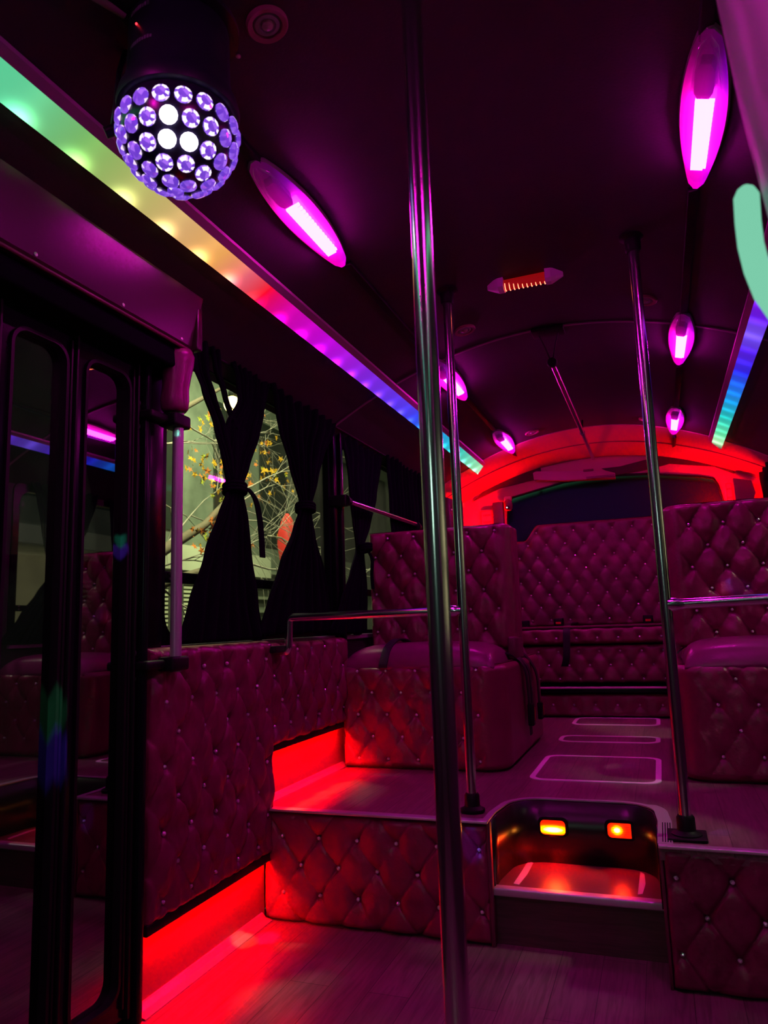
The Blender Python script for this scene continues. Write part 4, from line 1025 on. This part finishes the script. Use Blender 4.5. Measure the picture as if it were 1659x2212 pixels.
# security camera
t = thing('security_camera', 'small dome security camera at the upper left corner of the rear window', 'camera', (-1.09, 5.93, 2.03))
box('arm', (-1.12, 5.93, 2.055), (-1.06, 5.975, 2.095), capm, t, 0.008)
lathe('body', [(0.012, 0.05), (0.03, 0.03), (0.036, 0.0), (0.034, -0.03), (0.022, -0.045)], leather_dull, t, (-1.085, 5.92, 2.02), 20)
lathe('eye', [(0.017, 0), (0.017, 0.012), (0.01, 0.016)], black, t, (-1.085, 5.89, 1.995), 16, (0, -1, -0.2))
lathe('indicator', [(0.005, 0), (0.005, 0.003), (0.002, 0.004)], emat('camera_led', (1, 0.6, 0.7), 4), t, (-1.088, 5.873, 1.993), 8, (0, -1, 0)); adopt(t)
# louvred emergency plates on both rear corners
def plate(name, lab, x0, x1, z0, z1, y):
    t = thing(name, lab, 'notice plate', ((x0 + x1) / 2, y, z0))
    box('plate', (x0, y, z0), (x1, y + 0.01, z1), capm, t, 0.003)
    bm = bmesh.new(); ringplate(bm, rrect(x1 - x0 - 0.012, z1 - z0 - 0.012, 0.01), rrect(x1 - x0 - 0.022, z1 - z0 - 0.022, 0.008), lambda p: ((x0 + x1) / 2 + p[0], y - 0.004, (z0 + z1) / 2 + p[1]), lambda p: ((x0 + x1) / 2 + p[0], y, (z0 + z1) / 2 + p[1])); obm('border', bm, redbtn, t)
    n = 3; h = (z1 - z0) / (n + 1)
    L = []
    for k in range(n):
        zz = z1 - (k + 0.8) * h
        xx = x0 + (x1 - x0) * 0.26
        while xx < x0 + (x1 - x0) * 0.76:
            L.append(((xx, y - 0.003, zz - 0.008), (xx + 0.005, y, zz + 0.008))); xx += 0.009
    boxes('lettering', L, shade_lettering, t); adopt(t)
plate('notice_plate', 'pale notice plate on the left rear pillar, beside the rear window', -1.345, -1.235, 1.78, 2.01, 6.015)
plate('notice_plate', 'narrow pale notice plate on the right edge of the rear window', 0.545, 0.60, 1.80, 2.06, 6.015)
tag(box('trim_10', (-1.225, 5.95, 1.02), (-1.135, 6.0, 2.06), leather_dull, None, 0.008), kind='structure')
tag(slab('trim_11', [(0.60, 1.02), (0.60, 2.075), (0.72, 2.045), (0.74, 1.95), (0.70, 1.85), (0.70, 1.02)], 5.93, 0.06, mat('plum_lining', (0.14, 0.06, 0.10), 0.5)), kind='structure')
# red lamps low in both rear corners, shining up at the pale cap
redm = emat('rear_red_led', (1.0, 0.0002, 0.0005), 1100)
for x0, x1, zz, lab in ((-1.50, -1.16, 1.755, 'red light bar on top of the bench back at the left rear'), (0.42, 0.76, 1.825, 'red light bar on top of the bench back at the right rear')):
    t = thing('red_light_bar', lab, 'lamp', ((x0 + x1) / 2, 5.96, zz))
    box('housing', (x0, 5.925, zz), (x1, 5.985, zz + 0.012), black, t, 0.002)
    box('added_light_shield', (x0, 5.919, zz), (x1, 5.925, zz + 0.034), black, t)  # unseen plate, added to keep the red light off the ceiling ahead
    box('led_bar', (x0 + 0.01, 5.945, zz + 0.012), (x1 - 0.01, 5.965, zz + 0.015), redm, t); adopt(t)

# ================================================================== CURTAINS
def curtain(label, X, rows, folds, amp, out=-1, seed=0, ny=64, extra=None, thin=0.0):
    t = thing('curtain', label, 'curtain', (X, (rows[0][1] + rows[0][2]) / 2, rows[-1][0]), group='black tied-back window curtains')
    rows = sorted(rows, reverse=True); V = []; F = []; nz = 90
    zt, zb = rows[0][0], rows[-1][0]
    def at(z):
        for a, b in zip(rows, rows[1:]):
            if b[0] <= z <= a[0] + 1e-9:
                t_ = (a[0] - z) / (a[0] - b[0]); t_ = t_ * t_ * (3 - 2 * t_) * 0.35 + t_ * 0.65
                return a[1] + (b[1] - a[1]) * t_, a[2] + (b[2] - a[2]) * t_
        return rows[-1][1], rows[-1][2]
    wmax = max(b - a for _, a, b in rows)
    for i in range(nz + 1):
        z = zt + (zb - zt) * i / nz; a, b = at(z); wd = b - a
        sq = max(0.3, wd / wmax)
        for j in range(ny + 1):
            s = j / ny
            ph = 2 * PI * folds * s + 0.8 * noise.noise(Vector((s * 3, z * 2, seed)))
            am = amp * (0.75 + 0.5 * noise.noise(Vector((s * 4, z * 1.5, seed + 3)))) * (0.55 + 0.45 * sq)
            x = X + am * math.sin(ph) * (1 - 0.0) + 0.012 * noise.noise(Vector((s * 6, z * 5, seed + 9)))
            hem = 0.015 * noise.noise(Vector((s * 5, 2, seed))) if i == nz else 0
            V.append((x, a + wd * s + 0.004 * math.sin(ph * 1.3), z + hem))
    for i in range(nz):
        for j in range(ny):
            k = i * (ny + 1) + j; F.append((k, k + 1, k + ny + 2, k + ny + 1))
    o = ob('cloth', V, F, cloth, t, True); s_ = o.modifiers.new('thick', 'SOLIDIFY'); s_.thickness = 0.003
    return t
XC = -1.475
rowsA2 = [(2.163, 2.163, 2.662), (2.124, 2.349, 2.656), (2.068, 2.389, 2.631), (1.968, 2.398, 2.605), (1.857, 2.316, 2.565), (1.719, 2.325, 2.483), (1.624, 2.328, 2.433), (1.597, 2.322, 2.437), (1.497, 2.263, 2.470), (1.355, 2.168, 2.507), (1.184, 2.083, 2.554), (1.043, 2.024, 2.610)]
rowsA1 = [(2.15, 2.05, 2.20), (2.009, 2.096, 2.199), (1.937, 2.141, 2.247), (1.833, 2.217, 2.316), (1.720, 2.278, 2.367), (1.61, 2.322, 2.396)]
rowsA3 = [(2.12, 2.20, 2.26), (2.042, 2.223, 2.278), (1.970, 2.284, 2.322), (1.85, 2.37, 2.40)]
def clampz(r): return [(min(z, 2.13), a, b) for z, a, b in r]
ta = curtain('black tied curtain nearest the door on the left window, with a gap near its top', XC, clampz(rowsA2), 7, 0.014, seed=1)
for rw, nm, sd in ((rowsA1, 'side_fold', 2), (rowsA3, 'thin_fold', 3)):
    tmp = curtain('x', XC + 0.004, clampz(rw), 3, 0.008, seed=sd, ny=24); c = tmp.children[0]; c.parent = ta; c.name = nm; D.objects.remove(tmp)
def tie(t, y0, y1, z, tail):
    bm = bmesh.new(); n = 20; cy = (y0 + y1) / 2; hw = (y1 - y0) / 2 + 0.006; pts = [(XC + 0.030 * math.sin(2 * PI * k / n), cy + hw * math.cos(2 * PI * k / n), z + 0.01 * math.sin(2 * PI * k / n)) for k in range(n + 1)]
    for dz in (-0.012, 0.0, 0.012): addtube(bm, [(p[0], p[1], p[2] + dz) for p in pts], 0.008, 8, False)
    obm('tie_band', bm, cloth, t, True)
    if tail: belt(t, tail, 0.036, (0, 1, 0), 'tie_tail', m=cloth)
tie(ta, 2.325, 2.435, 1.612, [(XC + 0.03, 2.42, 1.62), (XC + 0.035, 2.47, 1.585), (XC + 0.03, 2.51, 1.52), (XC + 0.03, 2.525, 1.44), (XC + 0.03, 2.532, 1.36)]); adopt(ta)
rowsB = [(2.147, 2.646, 3.341), (2.059, 2.684, 3.317), (1.920, 2.735, 3.213), (1.788, 2.817, 3.126), (1.638, 2.915, 3.043), (1.606, 2.913, 3.042), (1.508, 2.852, 3.087), (1.360, 2.729, 3.156), (1.195, 2.620, 3.210), (1.058, 2.552, 3.223)]
tb = curtain('black tied curtain at the rear end of the first left window, beside the pillar', XC, clampz(rowsB), 8, 0.016, seed=4)
tie(tb, 2.915, 3.045, 1.622, None); adopt(tb)
rowsC = [(2.152, 3.449, 4.099), (1.993, 3.515, 4.056), (1.830, 3.555, 3.983), (1.643, 3.607, 3.866), (1.510, 3.644, 3.746), (1.485, 3.642, 3.751), (1.356, 3.542, 3.775), (1.207, 3.410, 3.783), (1.044, 3.255, 3.768)]
tcn_ = curtain('black tied curtain on the second left window, behind the short hand rail', XC - 0.03, clampz(rowsC), 7, 0.014, seed=5)
tie(tcn_, 3.65, 3.75, 1.50, [(XC, 3.745, 1.49), (XC + 0.01, 3.775, 1.44), (XC, 3.79, 1.36), (XC, 3.80, 1.28)]); adopt(tcn_)
rowsD = [(2.13, 4.109, 5.35), (1.999, 4.121, 5.36), (1.802, 4.154, 5.36), (1.544, 4.188, 5.36), (1.05, 4.22, 5.36)]
td = curtain('black curtain hanging straight in front of the farthest left window', XC - 0.01, clampz(rowsD), 16, 0.015, seed=6, ny=120); adopt(td)
# tufted corner pad at the left rear, seen between the poles
t = tuft('padded_corner', None, 0.25, 0.8, lambda u, v: (-1.47 + u * 0.25, 5.42 + u, 1.25 + v), lambda u, v: (0.8, -0.6, 0), 0.05, 0.1, a=0.145, b=0.1, T=0.03, step=0.012, seed=41, back=0.04, m=leather_dull); tag(t, 'narrow burgundy tufted corner pad at the far left rear, between the poles', 'wall panel')
# right side curtains
def mirror_rows(r, dy=0): return [(z, a + dy, b + dy) for z, a, b in r]
RC = 0.772
for rr_, lab, sd in ((mirror_rows(clampz(rowsA2), 0.05), 'black tied curtain at the front of the second right window', 11), (mirror_rows(clampz(rowsB), 0.1), 'black tied curtain at the rear of the second right window', 12),
                     (mirror_rows(clampz(rowsC), 0.15), 'black tied curtain on the third right window', 13), ([(2.1, 4.35, 5.85), (1.6, 4.40, 5.85), (1.05, 4.45, 5.85)], 'dark curtain bunched in the right rear corner above the booth back', 14)):
    q = curtain(lab, RC, rr_, 9, 0.015, seed=sd, ny=80); adopt(q)
# curtain rods
for X, s in ((XC - 0.015, 'left'), (RC + 0.015, 'right')):
    tag(tube('curtain_rod', [(X, 2.05 if s == 'left' else 0.5, 2.105), (X, 4, 2.105), (X, 5.75, 2.105)], 0.008, black, None, 12), 'thin black curtain rod above the %s side windows' % s, 'curtain rod')

# small label on the slide rail of the first left window
t = tag(box('warning_sticker', (-1.545, 2.835, 1.258), (-1.5385, 2.93, 1.282), mat('pink_sticker', (0.6, 0.12, 0.28), 0.5), None), 'small pink warning sticker on the slide rail between the first two curtains', 'sticker')

# ================================================================== FOREGROUND RIGHT (close to the lens)
mint = emat('mint_glow_tube', (0.20, 0.60, 0.40), 1.0)
pts = [(0.1225, 0.80, 1.510), (0.1212, 0.80, 1.482), (0.1212, 0.80, 1.456), (0.124, 0.80, 1.43), (0.130, 0.80, 1.403), (0.142, 0.80, 1.376), (0.160, 0.80, 1.35)]
bm = bmesh.new(); pts = [(0.1225, 0.80, 1.522), (0.1225, 0.80, 1.5185)] + pts; rr_ = [0.004, 0.0085] + [0.0125] * (len(pts) - 2); addtube(bm, pts, rr_, 16)
tag(autosmooth(obm('glow_tube', bm, mint), 60), 'blurred mint-green glowing tube end at the right edge, close to the lens', 'light tube')
bm = bmesh.new(); pts = [(0.168, 0.80, 2.30), (0.155, 0.80, 2.0), (0.150, 0.80, 1.78), (0.160, 0.80, 1.62), (0.172, 0.80, 1.50), (0.19, 0.80, 1.36), (0.22, 0.80, 1.2)]
addtube(bm, pts, [0.038, 0.038, 0.036, 0.034, 0.033, 0.034, 0.034], 24)
tag(autosmooth(obm('padded_post', bm, mat('satin_lilac_pad', (0.45, 0.38, 0.45), 0.4)), 60), 'out-of-focus satin padded post along the top right edge, close to the lens', 'post')

# ================================================================== OUTSIDE
tag(box('street_ground', (-14, -8, -0.75), (9, 26, -0.7), mat('wet_asphalt', (0.03, 0.032, 0.03), 0.4, bump=0.3, bscale=20)), kind='structure')
wallc = mat('pale_facade', (0.15, 0.17, 0.13), 0.8, bump=0.2, bscale=8, var=0.35)
t = thing('street_building', 'pale street building seen through the left windows, corrugated shutter below', 'building', (-7.4, 11, -0.7))
box('facade', (-7.8, 5.0, -0.7), (-7.2, 24.0, 7.5), wallc, t)
shm = mat('corrugated_shutter', (0.62, 0.62, 0.45), 0.5)
L = []
for k in range(38):
    L.append(((-7.2, 7.2, -0.6 + k * 0.066), (-7.12, 10.9, -0.6 + k * 0.066 + 0.036)))
boxes('shutter', L, shm, t, 0.0)
box('shutter_post', (-7.2, 9.55, -0.7), (-7.05, 9.85, 1.95), mat('dark_post', (0.06, 0.06, 0.05), 0.6), t)
box('fascia', (-7.25, 6.5, 2.05), (-6.95, 12.5, 2.45), mat('cream_fascia', (0.55, 0.55, 0.42), 0.6), t)
dk = mat('dark_window', (0.02, 0.025, 0.02), 0.3)
for yy, w_ in ((9.3, 0.5), (10.9, 0.8), (12.5, 1.1), (14.3, 1.0), (16.3, 1.2), (18.5, 1.2)):
    box('window', (-7.22, yy, 2.7), (-7.17, yy + w_, 5.2), dk, t)
for k in range(6): box('ledge', (-7.25, 11.2, 0.9 + 0.25 * k), (-7.1, 15.5, 0.95 + 0.25 * k), mat('grey_ledge', (0.25, 0.26, 0.2), 0.7) if k == 0 else D.materials['grey_ledge'], t)
adopt(t)
t = thing('street_building', 'beige panelled building across the street, mirrored in the door glass', 'building', (5.4, 3.5, -0.7))
box('facade', (5.0, -4, -0.7), (5.6, 16, 2.35), mat('beige_wall', (0.6, 0.52, 0.36), 0.8, bump=0.2, bscale=30, var=0.15), t)
box('parapet', (4.9, -4, 2.35), (5.6, 16, 2.6), mat('grey_parapet', (0.2, 0.2, 0.22), 0.7), t)
boxes('panel_joint', [((4.985, 1.0 + 0.9 * k, -0.7), (5.0, 1.012 + 0.9 * k, 2.35)) for k in range(9)], dk, t); adopt(t)
# street lamp
t = thing('street_lamp', 'glaring yellow street lamp seen through the gap in the first curtain', 'street lamp', (-5.2, 8.33, -0.7))
tube('post', [(-5.6, 8.9, -0.7), (-5.6, 8.9, 4.3)], 0.06, black, t, 12)
tube('arm', [(-5.6, 8.9, 4.3), (-5.4, 8.6, 4.4), (-5.2, 8.4, 4.28)], 0.03, black, t, 10)
bm = bmesh.new(); bmesh.ops.create_uvsphere(bm, u_segments=20, v_segments=12, radius=0.115); bmesh.ops.translate(bm, verts=bm.verts, vec=(-5.2, 8.33, 4.12)); obm('lantern', bm, emat('street_lantern', (1.0, 0.80, 0.22), 14), t, True)
adopt(t)
# autumn tree
t = thing('street_tree', 'bare autumn tree with a few yellow leaves outside the left window', 'tree', (-3.9, 4.3, -0.7))
bark = mat('lit_bark', (0.22, 0.19, 0.12), 0.8, bump=0.5, bscale=40); twig = mat('pale_twig', (0.52, 0.50, 0.38), 0.6)
bm = bmesh.new(); addtube(bm, [(-4.0, 4.1, -0.7), (-3.95, 4.2, 0.6), (-3.85, 4.45, 1.4), (-3.75, 4.9, 1.72), (-3.65, 5.4, 2.0), (-3.6, 5.8, 2.35)], [0.13, 0.11, 0.08, 0.05, 0.035, 0.02], 10)
addtube(bm, [(-3.85, 4.45, 1.4), (-3.8, 4.9, 1.45), (-3.7, 5.5, 1.62), (-3.6, 6.1, 1.7)], [0.06, 0.045, 0.03, 0.015], 8)
addtube(bm, [(-3.85, 4.4, 1.3), (-3.8, 4.6, 2.2), (-3.7, 5.0, 2.9), (-3.6, 5.6, 3.3)], [0.06, 0.04, 0.03, 0.015], 8)
obm('trunk', bm, bark, t, True)
random.seed(21)
bm = bmesh.new(); tips = []
def grow(p, d, ln, r, depth):
    pts = [Vector(p)]; dd = Vector(d).normalized()
    for k in range(4):
        dd = (dd + Vector((random.uniform(-.12, .12), random.uniform(-.25, .25), random.uniform(-.25, .22)))).normalized()
        pts.append(pts[-1] + dd * ln / 4)
    addtube(bm, pts, [r * (1 - 0.17 * k) for k in range(5)], 4, False)
    tips.append(pts[-1])
    if depth > 0:
        for k in range(3):
            q = pts[random.randint(1, 4)]; grow(q, (dd.x + random.uniform(-.3, .3), dd.y + random.uniform(-.5, .5), dd.z + random.uniform(-.75, .7)), ln * random.uniform(.5, .8), r * 0.55, depth - 1)
seeds = [((-3.85, 4.5, 1.5), (0.1, 1, .1)), ((-3.75, 4.9, 1.72), (0, 1, .5)), ((-3.65, 5.4, 2.0), (0, 1, 0)), ((-3.6, 5.8, 2.35), (0, 1, .3)), ((-3.7, 5.5, 1.62), (0, 1, .2)), ((-3.6, 6.1, 1.7), (0, 1, 0)), ((-3.8, 4.6, 2.2), (0, 1, .1)), ((-3.7, 5.0, 2.9), (0, 1, -.2)), ((-3.6, 5.6, 3.2), (0, 1, -.3)), ((-3.8, 5.0, 1.45), (0, 1, -.35)), ((-3.65, 5.6, 2.1), (0, 1, .4)), ((-3.6, 6.4, 2.0), (0, 1, .2)), ((-3.6, 6.6, 2.5), (0, 1, -.1)), ((-3.6, 7.2, 1.9), (0, 1, .1)), ((-3.7, 4.7, 2.6), (0, 1, .1))]
for p, d in seeds: grow(p, d, 1.1, 0.011, 3)
obm('branches', bm, twig, t, True)
# leaves in clusters
leafc = [mat('leaf_gold', (0.95, 0.55, 0.03), 0.5), mat('leaf_orange', (0.85, 0.26, 0.04), 0.5), mat('leaf_green_gold', (0.55, 0.62, 0.06), 0.5)]
def leaf(bm, c, s, mi):
    rot = Matrix.Rotation(random.uniform(0, 6.28), 3, 'X') @ Matrix.Rotation(random.uniform(-.7, .7), 3, 'Z')
    pts = []
    for k in range(10):
        a = 2 * PI * k / 10; r_ = s * (1.0 if k % 2 == 0 else 0.42); pts.append(Vector(c) + rot @ Vector((0.15 * r_ * math.cos(3 * a), r_ * math.cos(a), r_ * math.sin(a))))
    vs = [bm.verts.new(p) for p in pts]; cc = bm.verts.new(Vector(c))
    for k in range(10): f_ = bm.faces.new((vs[k], vs[(k + 1) % 10], cc)); f_.material_index = mi
cl = [((-3.6, 5.25, 2.93), 9, 0), ((-3.6, 5.45, 2.47), 14, 0), ((-3.6, 5.10, 2.46), 9, 0), ((-3.6, 5.20, 2.56), 7, 0), ((-3.6, 5.62, 2.36), 12, 2), ((-3.6, 5.75, 2.33), 7, 0), ((-3.6, 6.28, 2.92), 10, 0), ((-3.6, 6.36, 2.66), 9, 0), ((-3.6, 6.62, 2.76), 8, 0), ((-3.6, 6.75, 2.58), 6, 0), ((-3.6, 6.20, 3.15), 6, 1), ((-3.6, 5.35, 1.96), 9, 1), ((-3.6, 5.55, 1.93), 9, 1), ((-3.6, 5.48, 1.80), 5, 0), ((-3.6, 6.05, 2.50), 6, 1), ((-3.6, 6.3, 2.35), 5, 0), ((-3.6, 5.2, 1.85), 6, 1), ((-3.6, 6.1, 1.9), 3, 1), ((-3.6, 6.9, 2.05), 3, 0), ((-3.6, 5.8, 2.7), 4, 0)]
bm = bmesh.new()
for c, n, mi in cl:
    for k in range(int(n * 1.4)): leaf(bm, (c[0] + random.uniform(-.12, .12), c[1] + random.uniform(-.16, .16), c[2] + random.uniform(-.10, .10)), random.uniform(0.024, 0.044), mi if random.random() < .75 else random.randint(0, 2))
o = obm('foliage', bm, leafc[0], t); o.data.materials.append(leafc[1]); o.data.materials.append(leafc[2])
adopt(t)
# red lantern hanging in the street and a yellow sign
t = thing('hanging_lantern', 'red lantern hanging in the street, seen between the tied curtains', 'lantern', (-4.4, 8.35, 2.3))
lathe('shade', [(0.03, -0.42), (0.10, -0.30), (0.13, -0.1), (0.12, 0.05), (0.07, 0.22), (0.02, 0.3)], mat('red_paper', (0.7, 0.03, 0.02), 0.6, emis=(0.8, 0.03, 0.02), es=0.35), t, (-4.4, 8.35, 2.25), 14)
tube('cord', [(-4.4, 8.35, 2.55), (-4.4, 8.35, 4.5)], 0.006, black, t, 6); adopt(t)
t = thing('street_sign', 'yellow street sign low behind the second left window', 'sign', (-5.0, 11.6, 0.0))
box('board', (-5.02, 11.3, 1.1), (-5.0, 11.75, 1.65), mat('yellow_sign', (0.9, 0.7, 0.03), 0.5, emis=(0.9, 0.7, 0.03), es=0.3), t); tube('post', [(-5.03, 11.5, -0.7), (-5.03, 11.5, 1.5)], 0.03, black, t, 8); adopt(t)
